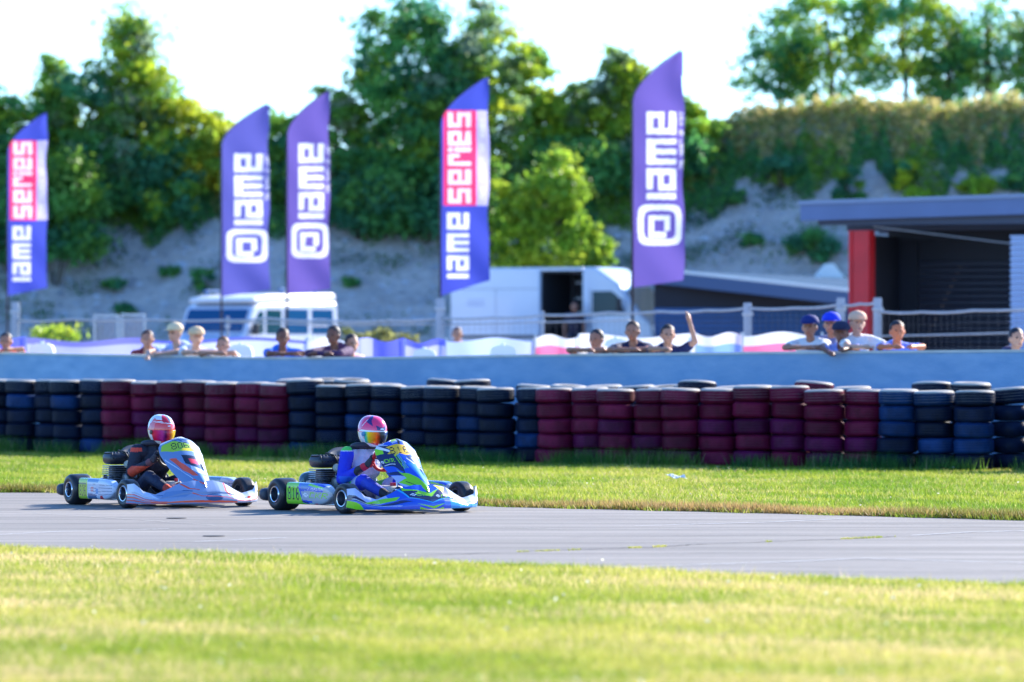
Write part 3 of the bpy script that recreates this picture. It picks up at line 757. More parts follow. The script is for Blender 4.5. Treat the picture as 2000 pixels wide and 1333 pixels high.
# weeds along the crack
cp = [gx(a, b) for a, b in ((1000, 1080), (1175, 1074), (1280, 1070), (1365, 1065), (1610, 1056), (1750, 1050))]
seg = rng.integers(0, 5, 5200); tt = rng.uniform(0, 1, 5200); tt = tt+0
x = np.array([cp[a].x+(cp[a+1].x-cp[a].x)*b for a, b in zip(seg, tt)])+rng.normal(0, .03, 5200); y = np.array([cp[a].y+(cp[a+1].y-cp[a].y)*b for a, b in zip(seg, tt)])+rng.normal(0, .02, 5200)
k = (np.sin(x*7.7)+np.sin(x*3.1)+0.6*np.sin(x*31)) > 0.9; blades('weeds', x[k], y[k], 0.008, 0.022, 0.006, 'weeds growing out of the long crack in the track', tan=0.1)
# small pale daisies / clover heads and scraps in the grass
def scraps():
    N = 220; x, y = sample_strip(N, 18, 38); k = y < curve_y(FRONT, x)-0.1; x, y = x[k], y[k]
    x2, y2 = sample_strip(160, 38, 60); k = (y2 > curve_y(BACK, x2)+.2) & (y2 < 53); x = np.concatenate([x, x2[k]]); y = np.concatenate([y, y2[k]])
    P = np.stack([x, y, rng.uniform(0.05, 0.09, len(x))], 1); col = np.tile((0.7, 0.68, 0.55), (len(x), 1))*rng.uniform(0.7, 1, (len(x), 1))
    tag(leaves('flowers', P, 0.014, col, M_grass, flat=0.8), 'tiny white flower heads dotted through the grass', kind='stuff')
scraps()
# discarded paper on the far verge
def paper(px, py, L, W_, label, name='paper_scrap'):
    p = gx(px, py); mb = MB(); nu = 8; V = []
    for j in range(4):
        for k in range(nu+1): u = k/nu-0.5; V.append((u*L, (j/3-0.5)*W_, 0.035+0.012*math.sin(u*9+j)+0.012*abs(u)*2))
    mb.add(V, [(j*(nu+1)+k, j*(nu+1)+k+1, (j+1)*(nu+1)+k+1, (j+1)*(nu+1)+k) for j in range(3) for k in range(nu)])
    o = mb.obj(name, mat('white_paper', (0.75, 0.75, 0.73), 0.7)); o.location = (p.x, p.y, 0.02); o.rotation_euler = (0.25, 0.1, 0.3)
    md = o.modifiers.new('t', 'SOLIDIFY'); md.thickness = 0.003
    tag(o, label, 'litter')
paper(1320, 942, 0.20, 0.10, 'crumpled white paper lying on the grass before the tyres')
paper(1514, 905, 0.16, 0.10, 'white scrap against the foot of the maroon tyres')
#paper(1860, 1010, 0.16, 0.1, 'flat white scrap at the far edge of the track')
#paper(1585, 999, 0.18, 0.1, 'small white scrap beside the far edge of the track')
# ================================================================== PADDOCK: FENCE, BANNERS, FLAGS
M_galv = mat('galvanised', lin(176, 180, 186), 0.45, 0.6, noise=(20, 0.15))
M_wire = mat('fence_wire', lin(90, 95, 105), 0.5, 0.5)
def fence_panel(p0, p1, tops_, label, second=None, gate=False):
    """p0,p1 = photo px and depth of the ends; tops_ = rail height pixels [(px,py)...]"""
    (xa, da), (xb, db) = p0, p1
    def pt(px, py):
        t = (px-xa)/(xb-xa); return at(px, py, da+(db-da)*t)
    base = at(xa, 672, da); gz = padz(da)
    root = empty('mesh_fence_panel', (base.x, base.y, gz)); o = Vector((base.x, base.y, gz))
    rail = [pt(px, py)-o for px, py in tops_]
    pts = []
    for a, b in zip(rail[:-1], rail[1:]):
        for k in range(6): pts.append(a.lerp(b, k/6)+Vector((0, 0, -0.02*math.sin(math.pi*k/6))))
    pts.append(rail[-1])
    mb = MB(); mb.tube(pts, 0.021, 6); mb.obj('top_rail', M_galv, root, smooth=True)
    if second:
        mb = MB(); mb.tube([pt(px, py)-o for px, py in second], 0.014, 6); mb.obj('middle_rail', M_galv, root, smooth=True)
    mb = MB(); a, b = pts[0].copy(), pts[-1].copy(); a.z = 0.12; b.z = 0.12; mb.tube([a, b], 0.018, 6); mb.obj('bottom_rail', M_galv, root)
    L = (b-a).length; n = int(L/0.11); mb = MB()
    for k in range(n+1):
        t = k/n; j = t*(len(pts)-1); q = pts[int(j)].lerp(pts[min(int(j)+1, len(pts)-1)], j-int(j))
        f = Vector((q.x, q.y, 0.12)); mb.tube([f, q], 0.0018, 3, caps=False)
    for k in range(7):
        t = (k+1)/8; mb.tube([Vector((q.x, q.y, 0.12+(q.z-0.12)*t)) for q in pts], 0.0018, 3, caps=False)
    mb.obj('wire_mesh', M_wire, root)['kind'] = 'stuff'
    for q in (pts[0], pts[-1]):
        pass
    return tag(root, label, 'fence', 'wire fence panels along the paddock')
def fence_post(px, top, d, w_, label):
    b = at(px, 672, d); z0 = padz(d); zt = at(px, top, d).z; mb = MB()
    root = empty('fence_post', (b.x, b.y, z0))
    mb.rbox((0, 0, (zt-z0)/2), (w_, 0.06, zt-z0), r=0.012); mb.obj('post', mat('post_paint', lin(158, 166, 178), 0.6, 0.2, noise=(5, 0.15)), root)
    m2 = MB(); m2.rbox((0, 0, 0.06), (0.62, 0.24, 0.12), r=0.03); m2.obj('foot_block', mat('foot_concrete', lin(150, 150, 150), 0.9, noise=(6, .2)), root)
    m3 = MB(); m3.rbox((0, -0.035, zt-z0-0.18), (w_+0.05, 0.03, 0.05), r=0.01); m3.obj('clamp', M_galv, root)
    tag(root, label, 'fence post', 'posts of the paddock fence')
fence_panel((30, 86), (440, 82), [(30, 627), (140, 624), (300, 624), (440, 626)], 'wire fence panel between the first flag and the camper van')
fence_panel((440, 82), (860, 78), [(440, 626), (520, 622), (640, 627), (760, 626), (860, 622)], 'wire fence panel in front of the camper van', second=[(440, 629), (560, 633), (700, 635), (860, 633)])
fence_panel((860, 78), (1060, 77), [(860, 622), (960, 621), (1060, 616)], 'wire fence panel in front of the rear of the delivery van', second=[(860, 634), (960, 633), (1060, 630)])
fence_panel((1060, 77), (1460, 74), [(1060, 616), (1190, 611), (1290, 609), (1380, 607), (1460, 602)], 'wire fence panel in front of the van cab', second=[(1060, 630), (1150, 628), (1230, 626)])
fence_panel((1460, 74), (1640, 73), [(1460, 602), (1550, 602), (1640, 596)], 'short wire fence panel in front of the low dark building')
fence_panel((1640, 73), (1712, 72.6), [(1640, 596), (1680, 594), (1712, 591)], 'narrow wire fence panel in front of the red column')
fence_panel((1718, 72.4), (2060, 71), [(1718, 609), (1800, 610), (1900, 607), (2060, 600)], 'wire fence panel in front of the open garage', second=[(1718, 657), (1850, 654), (2060, 648)])
for px, top, d, w_, lab in ((30, 590, 86, .14, 'pale wide fence post under the first flag'), (860, 582, 78, .15, 'pale wide fence post under the fourth flag'), (444, 618, 82, .05, 'thin fence post in front of the camper van windscreen'),
                            (1060, 608, 77, .06, 'thin fence post before the van side door'), (1460, 592, 74, .13, 'pale fence post in front of the low dark building'),
                            (1642, 582, 73, .13, 'pale fence post against the red column'), (1714, 582, 72.5, .13, 'pale fence post just past the red column')):
    fence_post(px, top, d, w_, lab)
# grey gate panels left
for k, (xa, xb, top) in enumerate(((182, 232, 614), (236, 284, 612))):
    d = 88; a = at(xa, 672, d); b = at(xb, 672, d); zt = at(xa, top, d).z; z0 = padz(d); root = empty('gate_panel', ((a.x+b.x)/2, d, z0)); W_ = b.x-a.x; H = zt-z0
    mb = MB()
    for x in (-W_/2+.02, W_/2-.02): mb.box((x, 0, H/2), (.04, .04, H))
    for z in (.06, H-.03): mb.box((0, 0, z), (W_-.08, .035, .05))
    mb.obj('frame', M_galv, root)
    for j in range(6):
        mb = MB(); mb.box((-W_/2+.06+(W_-.12)*(j+.5)/6, 0, H/2), (.035, .012, H-.14)); mb.obj('slat', mat('gate_grey', lin(150, 150, 160), 0.7), root)
    tag(root, ('first' if k == 0 else 'second') + ' of two pale grey slatted gate panels by the first flag', 'gate', 'grey gate panels')

M_cloth = mat('banner_cloth', (0, 0, 0), 0.6, attr=True, trans=0.35, spec=0.3)
W_ = (0.78, 0.78, 0.80); LIL = lin(176, 178, 232); PUR = lin(96, 104, 205); PK = lin(235, 120, 160); BLB = lin(130, 170, 232); VB = lin(200, 205, 245)
def banner(xa, xb, d, top, bands, label, seed):
    a, b = at(xa, top, d), at(xb, top, d); zt = a.z; z0 = padz(d)+0.05; H = zt-z0; Wd = b.x-a.x
    root = empty('advertising_banner', ((a.x+b.x)/2, d, padz(d)))
    ph = seed*1.7
    def fn(u, v):
        x = (u-.5)*Wd; sag = 0.035*np.sin(u*math.pi*2.2+ph)*(v**3); z = 0.05+v*H+sag
        y = 0.035*np.sin(u*9+ph+v*1.5)+0.02*np.sin(u*23+ph*2)*(1-v)
        return np.stack([x, y, z], 1)
    def paint(u, v, P):
        pt = Paint(u, v, W_)
        for x0, y0, x1, y1, c in bands: pt.rect(x0, y0, x1, y1, c)
        return pt.c
    grid(fn, int(max(20, Wd*12)), 24, paint, 'cloth', M_cloth, root)
    mb = MB()
    for x in (-Wd/2, Wd/2):
        mb = MB(); mb.tube([(x, 0.05, -0.0), (x, 0.05, 0.05+H+0.03)], 0.018, 6); mb.obj('upright', M_galv, root)
    tag(root, label, 'banner', 'advertising banners behind the spectators')
banner(-120, 50, 74.5, 660, [(0, 0, 1, 1, PUR)], 'violet banner cloth beside the person in orange', 0)
banner(52, 290, 74, 664, [(0, 0, 1, 1, LIL), (0, .93, 1, 1, lin(120, 120, 190))], 'long lilac banner under the first flag', 1)
banner(292, 598, 73, 663, [(0, 0, 1, 1, VB), (0, .95, 1, 1, PUR), (.25, .3, .4, .7, W_)], 'pale banner behind the two people with cream caps', 2)
banner(600, 700, 72, 664, [(0, 0, 1, 1, W_)], 'short white banner behind the person in dark clothes', 3)
banner(702, 790, 71.5, 664, [(0, 0, 1, 1, LIL), (.3, .0, 1, 1, PUR)], 'short violet banner before the pale bushes', 4)
banner(792, 870, 71, 666, [(0, 0, 1, 1, LIL), (0, .9, 1, 1, PUR)], 'lilac banner beneath the fourth flag', 5)
banner(872, 1042, 70.5, 664, [(0, 0, 1, 1, lin(190, 208, 245)), (.82, .0, .9, .8, PUR), (.93, .0, 1, .8, BLB)], 'pale blue banner under the delivery van rear', 6)
banner(1046, 1130, 70, 658, [(0, .0, 1, .86, PK), (0, .86, 1, 1, W_), (0, .87, 1, 1, W_)], 'white banner with a pink stripe below the van side door', 7)
banner(1132, 1358, 69.5, 656, [(0, .0, 1, 1, W_)], 'long white banner behind the people with folded arms', 8)
banner(1360, 1448, 69, 654, [(0, .0, 1, .90, BLB), (0, .87, 1, 1, W_)], 'white banner with a pale blue stripe beside the raised arm', 9)
banner(1452, 1606, 68.5, 653, [(0, 0, 1, .88, PK), (0, .86, 1, 1, W_)], 'white banner with a pink stripe behind the group in caps', 10)
# white plastic barriers standing right behind the wall
for xa, xb, top, lab in ((59, 106, 671, 'white plastic barrier below the lilac banner at the far left'), (446, 494, 674, 'white plastic barrier between two leaning people'), (806, 852, 682, 'lowest white plastic barrier under the fourth flag'),
                         (957, 1008, 675, 'white plastic barrier below the van rear'), (1180, 1226, 662, 'white plastic barrier behind the folded arms')):
    d = 66.8 if xa < 500 else 64.0; a, b = at(xa, top, d), at(xb, top, d); z0 = padz(d); Wd = b.x-a.x; H = a.z-z0
    root = empty('plastic_barrier', ((a.x+b.x)/2, d, z0)); mb = MB()
    out = [(-Wd/2-.06, 0), (-Wd/2-.06, .12), (-Wd/2, .2), (-Wd/2, H-.1), (-Wd/2+.03, H-.03), (-Wd/2+.1, H), (Wd/2-.1, H), (Wd/2-.03, H-.03), (Wd/2, H-.1), (Wd/2, .2), (Wd/2+.06, .12), (Wd/2+.06, 0)]
    mb.prism(out, -0.16, 0.16); mb.obj('body', mat('white_plastic', (0.8, 0.8, 0.8), 0.4, noise=(3, 0.06)), root)
    mb = MB()
    for z in (H*.35, H*.62): mb.rbox((0, -0.165, z), (Wd*.7, 0.02, 0.05), r=.008)
    mb.obj('rib', mat('white_plastic'), root); mb = MB(); mb.lathe([(H-.004, .03), (H+.03, .03), (H+.03, 0)], axis='z', seg=12); mb.obj('cap', mat('white_plastic'), root)
    tag(root, lab, 'barrier', 'white plastic barriers behind the wall')

# ------------------------------------------------------------------ feather flags
PURP = (0.10, 0.10, 0.38); BLUE = (0.055, 0.075, 0.44); RED = (0.82, 0.045, 0.15); WHT = (0.80, 0.80, 0.86); VIO = (0.135, 0.095, 0.36)
# letters in reading coordinates (x along the word, y up), rectangles of the squared typeface
LET = {'e': [(0, 0, 1, .24), (0, 0, .26, 1), (0, .78, 1, 1), (.74, .42, 1, 1), (0, .40, 1, .58)],
       'a': [(0, 0, 1, .22), (.72, 0, 1, 1), (.05, .78, 1, 1), (0, 0, .28, .60), (0, .42, 1, .60)],
       'm': [(0, .70, 1, 1), (0, 0, .22, 1), (.39, 0, .61, 1), (.78, 0, 1, 1)],
       'I': [(0, 0, 1, 1)], 'i': [(0, 0, 1, .72), (0, .80, 1, 1)],
       's': [(0, 0, 1, .22), (0, .40, 1, .60), (0, .78, 1, 1), (0, .40, .26, 1), (.74, 0, 1, .60)],
       'r': [(0, 0, .32, 1), (0, .76, 1, 1), (.7, .5, 1, 1)]}
def letter(pt, ch, t0, t1, b0, b1, col):
    """flag coordinates: x = across (0 pole side), y = up; text runs upwards, letter tops face the pole"""
    g_ = .004 if ch not in 'iI' else 0.0; t0 += g_; t1 -= g_
    for x0, y0, x1, y1 in LET[ch]:
        pt.rect(b1-(b1-b0)*y1, t0+(t1-t0)*x0, b1-(b1-b0)*y0, t0+(t1-t0)*x1, col)
def paint_purple(base):
    def f(x, y):
        pt = Paint(x, y, base)
        for ch, t0, t1 in (('I', .373, .400), ('a', .407, .508), ('m', .517, .634), ('e', .645, .748)): letter(pt, ch, t0, t1, .26, .86, WHT)
        pt.ring(.53, .265, .44, .087, .12, .026, WHT, n=5)
        pt.rect(.30, .21, .42, .30, WHT); pt.rect(.30, .21, .66, .235, WHT); pt.rect(.30, .285, .72, .305, WHT); pt.rect(.62, .24, .74, .305, WHT)
        # small line of lettering running up the free edge
        n = len('THE HEART OF KART')
        for k, ch in enumerate('THE HEART OF KART'):
            g = FONT.get(ch)
            if not g: continue
            t0 = .50+.245*k/n; h = .245/n*0.8
            yy = (pt.y-t0)/h; xx = (1.005-pt.x)/0.085
            ok = (xx >= 0) & (xx < 1) & (yy >= 0) & (yy < 1)
            ix = np.clip((yy*5).astype(int), 0, 4); iy = np.clip(((1-xx)*7).astype(int), 0, 6)
            Gm = np.array([[q == '#' for q in row] for row in g]); pt.c[ok & Gm[iy, ix]] = WHT
        return pt.c
    return f
def paint_series(x, y):
    pt = Paint(x, y, BLUE)
    pt.rect(.06, .414, 1.2, .851, (0.50, 0.45, 0.80)); pt.rect(.05, .414, .74, .851, RED)
    for k, ch in enumerate('THE HEART OF KART'):
        g = FONT.get(ch)
        if not g: continue
        t0 = .44+.38*k/17; h = .38/17*.75; yy = (pt.y-t0)/h; xx = (.92-pt.x)/0.1; ok = (xx >= 0) & (xx < 1) & (yy >= 0) & (yy < 1)
        ix = np.clip((yy*5).astype(int), 0, 4); iy = np.clip(((1-xx)*7).astype(int), 0, 6); Gm = np.array([[q == '#' for q in row] for row in g]); pt.c[ok & Gm[iy, ix]] = WHT
    for ch, t0, t1 in (('s', .421, .497), ('e', .506, .583), ('r', .594, .655), ('i', .661, .680), ('e', .686, .760), ('s', .769, .846)): letter(pt, ch, t0, t1, .14, .62, (0.82, 0.72, 0.78))
    for ch, t0, t1 in (('I', .080, .100), ('a', .110, .188), ('m', .197, .290), ('e', .300, .385)): letter(pt, ch, t0, t1, .12, .58, WHT)
    return pt.c
def feather_flag(px, d, top, bot_l, bot_r, wpx, paint, label, seed, trail=0.0):
    s_ = F/d; z_top = at(px, top, d).z; z0 = padz(d); H = (bot_l-top)/s_; Wd = wpx/s_; X0 = (px-1000)/s_; zb = at(px, bot_l, d).z
    root = empty('feather_flag', (X0, d, z0)); lift = (bot_l-bot_r)/s_; zb -= z0
    def xl(t): return Wd*0.93*np.clip((t-.79)/.21, 0, 1)**1.7
    R = 6.28*rng.uniform()
    def fn(u, v):
        tb = lift/H*u; t = tb+v*(1-tb); l = xl(t); right = Wd*(1.0+trail*(1-t)); x = l+u*np.maximum(right-l, 0.02)*0.995
        y = -0.05+(0.06*np.sin(t*9+R+u*2.2)+0.045*np.sin(t*21+R*2+u*5))*u**0.8*Wd; x = x-0.02*Wd*(np.sin(t*13+R)+0.5*np.sin(t*29+R))*u**2*(t < .9)
        return np.stack([x, y, zb+t*H], 1)
    def pf(u, v, P):
        t = (P[:, 2]-zb)/H; x = (P[:, 0])/Wd
        return paint(x, t)
    grid(fn, 84, 330, pf, 'banner_cloth', mat('flag_cloth', (0, 0, 0), 0.55, attr=True, trans=0.40, spec=0.3), root)
    pts = [(-0.015, 0, 0), (-0.015, 0, zb+H*0.4)]
    for t in np.linspace(.6, 1.0, 14): pts.append((float(xl(np.array(t)))-0.015, 0, zb+t*H+0.012))
    pts.append((Wd*0.985, 0, zb+H*1.006)); mb = MB(); mb.tube(pts, [0.026]*2+list(np.linspace(0.022, 0.008, len(pts)-2)), 8); mb.obj('pole', mat('pole_black', (0.015, 0.017, 0.03), 0.35), root, smooth=True)
    mb = MB(); mb.lathe([(0, .3), (.05, .3), (.07, .05), (.3, .04), (.3, 0)], axis='z', seg=20); mb.obj('base', mat('pole_black'), root)
    mb = MB(); mb.tube([(0, 0, .3), (0, 0, min(zb-.05, .9))], .035, 8); mb.obj('sleeve', M_galv, root)
    return tag(root, label, 'flag', 'tall feather flags in the paddock')
feather_flag(1237, 82.0, 101, 562, 548, 97, paint_purple(VIO), 'tallest purple feather flag with white lettering, beside the van cab', 5, 0.03)
feather_flag(862, 89.0, 153, 578, 548, 93, paint_series, 'red and blue feather flag in front of the delivery van rear', 4, 0.0)
feather_flag(562, 95.0, 180, 575, 566, 82, paint_purple(VIO), 'purple feather flag above the rear of the camper van', 3, 0.0)
feather_flag(434, 101.0, 205, 580, 567, 92, paint_purple(PURP), 'violet blue feather flag above the camper van windscreen', 2, 0.0)
feather_flag(16, 106.0, 222, 578, 562, 76, paint_series, 'red and blue feather flag over the small gate, far from the vans', 1, 0.0)

# ------------------------------------------------------------------ vehicles
M_vanw = mat('van_paint', (0.60, 0.66, 0.78), 0.25, coat=0.5, noise=(1.0, 0.04))
M_glass = mat('dark_glass', (0.01, 0.06, 0.08), 0.12, spec=0.25)
M_glassb = mat('blue_glass', (0.01, 0.08, 0.20), 0.15, spec=0.3)
M_trim = mat('black_trim', (0.02, 0.02, 0.025), 0.5)
M_int = mat('van_interior', (0.03, 0.032, 0.04), 0.8)
M_rub = mat('road_rubber', (0.02, 0.02, 0.02), 0.7)
def bevel(o, w_=0.03, seg=3):
    md = o.modifiers.new('bevel', 'BEVEL'); md.width = w_; md.segments = seg; md.limit_method = 'ANGLE'; md.angle_limit = math.radians(25)
    for p in o.data.polygons: p.use_smooth = True
    o.data.set_sharp_from_angle(angle=math.radians(35)); return o
def road_wheel(parent, x, y, r=0.34, w_=0.22):
    e = empty('wheel', (x, y, r), parent=parent)
    mb = MB(); mb.lathe([(-w_/2, r*.62), (-w_/2, r*.93), (-w_*.36, r), (w_*.36, r), (w_/2, r*.93), (w_/2, r*.62)], seg=28); mb.obj('tyre', M_rub, e, angle=40)
    mb = MB(); s_ = 1 if y > 0 else -1; mb.lathe([(s_*w_*.4, r*.62), (s_*w_*.3, r*.5), (s_*w_*.42, r*.2), (s_*w_*.42, 0)], seg=20); mb.obj('rim', M_galv, e, angle=40)
def strip(name, pts, m, parent, th=0.02, nrm='y', off=0.0):
    """closed outline [(x,z)] as a thin plate at y=off"""
    mb = MB(); mb.prism(pts, off-th/2, off+th/2); return mb.obj(name, m, parent)
# delivery van
root = empty('delivery_van', (at(1090, 672, 118).x, 118.6, padz(118)), math.radians(-25))
R_ = root; hw = 1.0
rear = [(-2.6, .4), (-2.6, 2.7), (-2.5, 2.83), (-.05, 2.83), (-.05, .4)]
mb = MB(); mb.prism(rear, -hw, hw); b_ = bevel(mb.obj('body', M_vanw, R_), .05)
mb = MB(); mb.box((.54, 0, 2.79), (1.18, 2*hw-.02, .08)); mb.obj('roof', M_vanw, R_)
mb = MB(); mb.box((.54, hw-.03, 1.6), (1.18, .06, 2.30)); mb.obj('side_panel', M_vanw, R_)
mb = MB(); mb.box((.54, 0, .44), (1.18, 2*hw-.14, .08)); mb.obj('load_floor', M_int, R_)
mb = MB(); mb.box((-.035, 0, 1.6), (.03, 1.8, 2.2)); mb.box((1.115, 0, 1.6), (.03, 1.8, 2.2)); mb.box((.54, hw-.075, 1.6), (1.1, .03, 2.2)); mb.obj('lining', M_int, R_)
for z in (2.45, 2.05, 1.7):
    mb = MB(); mb.box((.8, .35, z), (.6, .7, .025)); mb.obj('shelf', M_galv, R_)
cab = [(1.13, .4), (1.13, 2.83), (1.5, 2.83), (2.12, 2.42), (2.18, 2.34), (2.74, 1.62), (3.02, 1.40), (3.12, 1.0), (3.12, .4)]
mb = MB(); mb.prism(cab, -hw, hw); bevel(mb.obj('cab', M_vanw, R_), .06)
sd_ = -hw-.004
win = strip('window', [(1.42, 1.60), (1.42, 2.22), (1.95, 2.22), (2.12, 2.1), (2.34, 1.62)], M_glass, R_, .012, off=sd_)
strip('cab_door_seam', [(1.36, .55), (1.36, 2.28), (1.372, 2.28), (1.372, .55)], M_trim, R_, .008, off=sd_)
strip('waist_moulding', [(-2.5, 1.02), (-2.5, 1.10), (-.1, 1.10), (-.1, 1.02)], M_trim, R_, .02, off=sd_)
strip('side_seam', [(-2.5, 2.28), (-2.5, 2.295), (-.1, 2.295), (-.1, 2.28)], mat('van_seam', lin(110, 120, 150), 0.5), R_, .006, off=sd_)
strip('side_seam', [(-1.3, .6), (-1.3, 2.28), (-1.29, 2.28), (-1.29, .6)], mat('van_seam'), R_, .006, off=sd_)
for z in (1.86, 1.92, 2.0): strip('faint_lettering', [(-2.1, z), (-2.1, z+.02), (-1.62, z+.02), (-1.62, z)], mat('van_print', lin(150, 160, 205), 0.5), R_, .004, off=sd_)
# windscreen on the slanted front
ws = MB(); a, b = Vector((2.195, 0, 2.32)), Vector((2.73, 0, 1.64)); nn = Vector((b.z-a.z, 0, -(b.x-a.x))).normalized()*-1
V = []
for y in (-.88, .88):
    for q in (a, b): V.append(q+Vector((0, y, 0))+nn*0.012)
ws.add(V, [(0, 1, 3, 2)]); o = ws.obj('windscreen', mat('pale_glass', (0.8, 0.88, 0.9), 0.12, spec=0.9, metal=0.7), R_); md = o.modifiers.new('t', 'SOLIDIFY'); md.thickness = .008
for y in (-.7, .7):
    mb = MB(); mb.rbox((3.06, y, 1.1), (.14, .34, .22), r=.05); mb.obj('headlight', mat('lamp_glass', (0.6, 0.62, 0.65), 0.1), R_)
mb = MB(); mb.rbox((3.10, 0, .55), (.16, 1.9, .3), r=.05); mb.obj('bumper', M_trim, R_)
mb = MB(); mb.tube([(2.2, -hw, 1.75), (2.24, -hw-.16, 1.8)], .02, 6); mb.rbox((2.24, -hw-.2, 1.86), (.1, .16, .36), r=.03); mb.obj('wing_mirror', M_trim, R_)
for x in (-1.6, 2.15):
    for y in (-.9, .9): road_wheel(R_, x, y)
tag(R_, 'large white high-roof delivery van with its side door open', 'van')

# camper van: comes towards the camera, heading left
root = empty('camper_van', (-6.30, 112.8, padz(112)-.12), math.radians(-118)); hw = .95
prof = [(-2.45, .35), (-2.48, 1.2), (-2.38, 2.02), (-2.3, 2.06), (1.30, 2.0), (1.62, 1.92), (2.0, 1.28), (2.42, 1.12), (2.52, .85), (2.52, .35)]
mb = MB(); mb.prism(prof, -hw, hw); bevel(mb.obj('body', M_vanw, root), .07)
mb = MB(); mb.prism([(-2.34, 2.068), (-2.36, 2.24), (-2.2, 2.29), (.9, 2.22), (1.5, 2.15), (1.62, 2.08), (1.50, 2.012)], -hw+.02, hw-.02); bevel(mb.obj('raised_roof', mat('roof_white', (0.8, 0.8, 0.8), 0.35), root), .05)
for (xa, xb, y) in ((.1, 1.2, -.7), (-2.1, -1.1, .55), (-.9, -.1, .62)):
    mb = MB(); mb.rbox(((xa+xb)/2, y, 2.37+(.0 if xa < 0 else -.05)), (xb-xa, .1, .05), r=.02)
    for x in (xa+.12, xb-.12): mb.box((x, y, 2.28), (.05, .05, .15))
    mb.obj('roof_rail', mat('rail_blue', (0.02, 0.10, 0.30), 0.3), root)
so = hw+.004
strip('window', [(1.16, 1.28), (1.16, 1.82), (1.36, 1.82), (1.78, 1.28)], M_glass, root, .012, off=so)
strip('window', [(.32, 1.28), (.32, 1.86), (1.02, 1.86), (1.02, 1.28)], M_glass, root, .012, off=so)
strip('window', [(-.95, 1.28), (-.95, 1.88), (.16, 1.88), (.16, 1.28)], M_glassb, root, .012, off=so)
strip('window', [(-2.2, 1.28), (-2.15, 1.88), (-1.15, 1.88), (-1.15, 1.28)], M_glassb, root, .012, off=so)
for z in (1.46, 1.6): strip('trim_stripe', [(-1.9, z), (-1.9, z+.035), (-.9, z+.035), (-.9, z)], M_vanw, root, .02, off=so+.008)
ws = MB(); a, b = Vector((1.655, 0, 1.86)), Vector((1.975, 0, 1.32)); nn = Vector((.54, 0, .32)).normalized()
ws.add([q+Vector((0, y, 0))+nn*.014 for y in (-.84, .84) for q in (a, b)], [(0, 1, 3, 2)]); o = ws.obj('windscreen', M_glassb, root); md = o.modifiers.new('t', 'SOLIDIFY'); md.thickness = .008
for y in (-.7, .7):
    mb = MB(); mb.rbox((2.46, y, .88), (.14, .3, .2), r=.05); mb.obj('headlight', mat('lamp_glass'), root)
mb = MB(); mb.rbox((2.5, 0, .5), (.14, 1.8, .28), r=.05); mb.obj('bumper', M_trim, root)
mb = MB(); mb.box((2.50, 0, .88), (.05, 1.0, .14)); mb.obj('grille', M_trim, root)
for y in (-1.06, 1.06):
    mb = MB(); mb.rbox((1.7, y, 1.38), (.1, .18, .26), r=.03); mb.obj('wing_mirror', M_trim, root)
for x in (-1.5, 1.55):
    for y in (-.86, .86): road_wheel(root, x, y, .32)
tag(root, 'white camper van with raised roof and blue tinted windows', 'camper van')

# ------------------------------------------------------------------ buildings
M_roof = mat('roof_grey', lin(96, 112, 150), 0.5, 0.2, noise=(1, 0.1))
M_dark = mat('dark_cladding', lin(14, 18, 38), 0.6, noise=(2, 0.15))
M_navy = mat('navy_cladding', lin(30, 82, 140), 0.5, noise=(2, 0.12))
M_redc = mat('red_column', lin(222, 4, 30), 0.4, noise=(3, 0.08))
# garage at the right: local frame, x runs along the front to the right, y goes back
ga = at(1563, 432, 82.0); gz = padz(82); ang = math.atan2(-2.8, 3.7+0.0)
ang = math.radians(-20); garage = empty('garage', (ga.x, ga.y, gz), ang)
L = 9.0; zb = ga.z-gz; D = 9.0; sl = 0.02
mb = MB(); T = .31
V = [(0, 0, zb), (L, 0, zb+sl*L), (L, D, zb+sl*L+.25), (0, D, zb+.25)]; V += [(x, y, z+T) for x, y, z in V]
mb.add(V, [(3, 2, 1, 0), (4, 5, 6, 7), (0, 1, 5, 4), (1, 2, 6, 5), (2, 3, 7, 6), (3, 0, 4, 7)]); rf = mb.obj('roof', M_roof, garage)
mb = MB(); mb.add([(-.03, -.04, zb+T-.02), (L, -.04, zb+T-.02+sl*L), (L, -.04, zb+T+.05+sl*L), (-.03, -.04, zb+T+.05), (-.03, .1, zb+T-.02), (L, .1, zb+T-.02+sl*L), (L, .1, zb+T+.05+sl*L), (-.03, .1, zb+T+.05)],
    [(0, 1, 2, 3), (7, 6, 5, 4), (3, 2, 6, 7), (0, 4, 5, 1), (0, 3, 7, 4), (1, 5, 6, 2)]); mb.obj('gutter', mat('gutter_grey', lin(120, 132, 160), 0.4, 0.4), rf)
for y, h in ((.35, .16), (2.2, .22), (4.4, .22)):
    mb = MB(); mb.box((L/2, y, zb-h/2-.004+sl*L/2), (L-.5, .14, h)); mb.obj('roof_beam', mat('beam_grey', lin(70, 80, 104), 0.6), garage)
colx = .98
mb = MB(); mb.box((colx, .55, (zb-.17)/2), (.40, .30, zb-.17)); mb.box((colx-.16, .38, (zb-.17)/2), (.04, .05, zb-.17)); mb.box((colx+.16, .38, (zb-.17)/2), (.04, .05, zb-.17)); mb.obj('column', M_redc, garage)
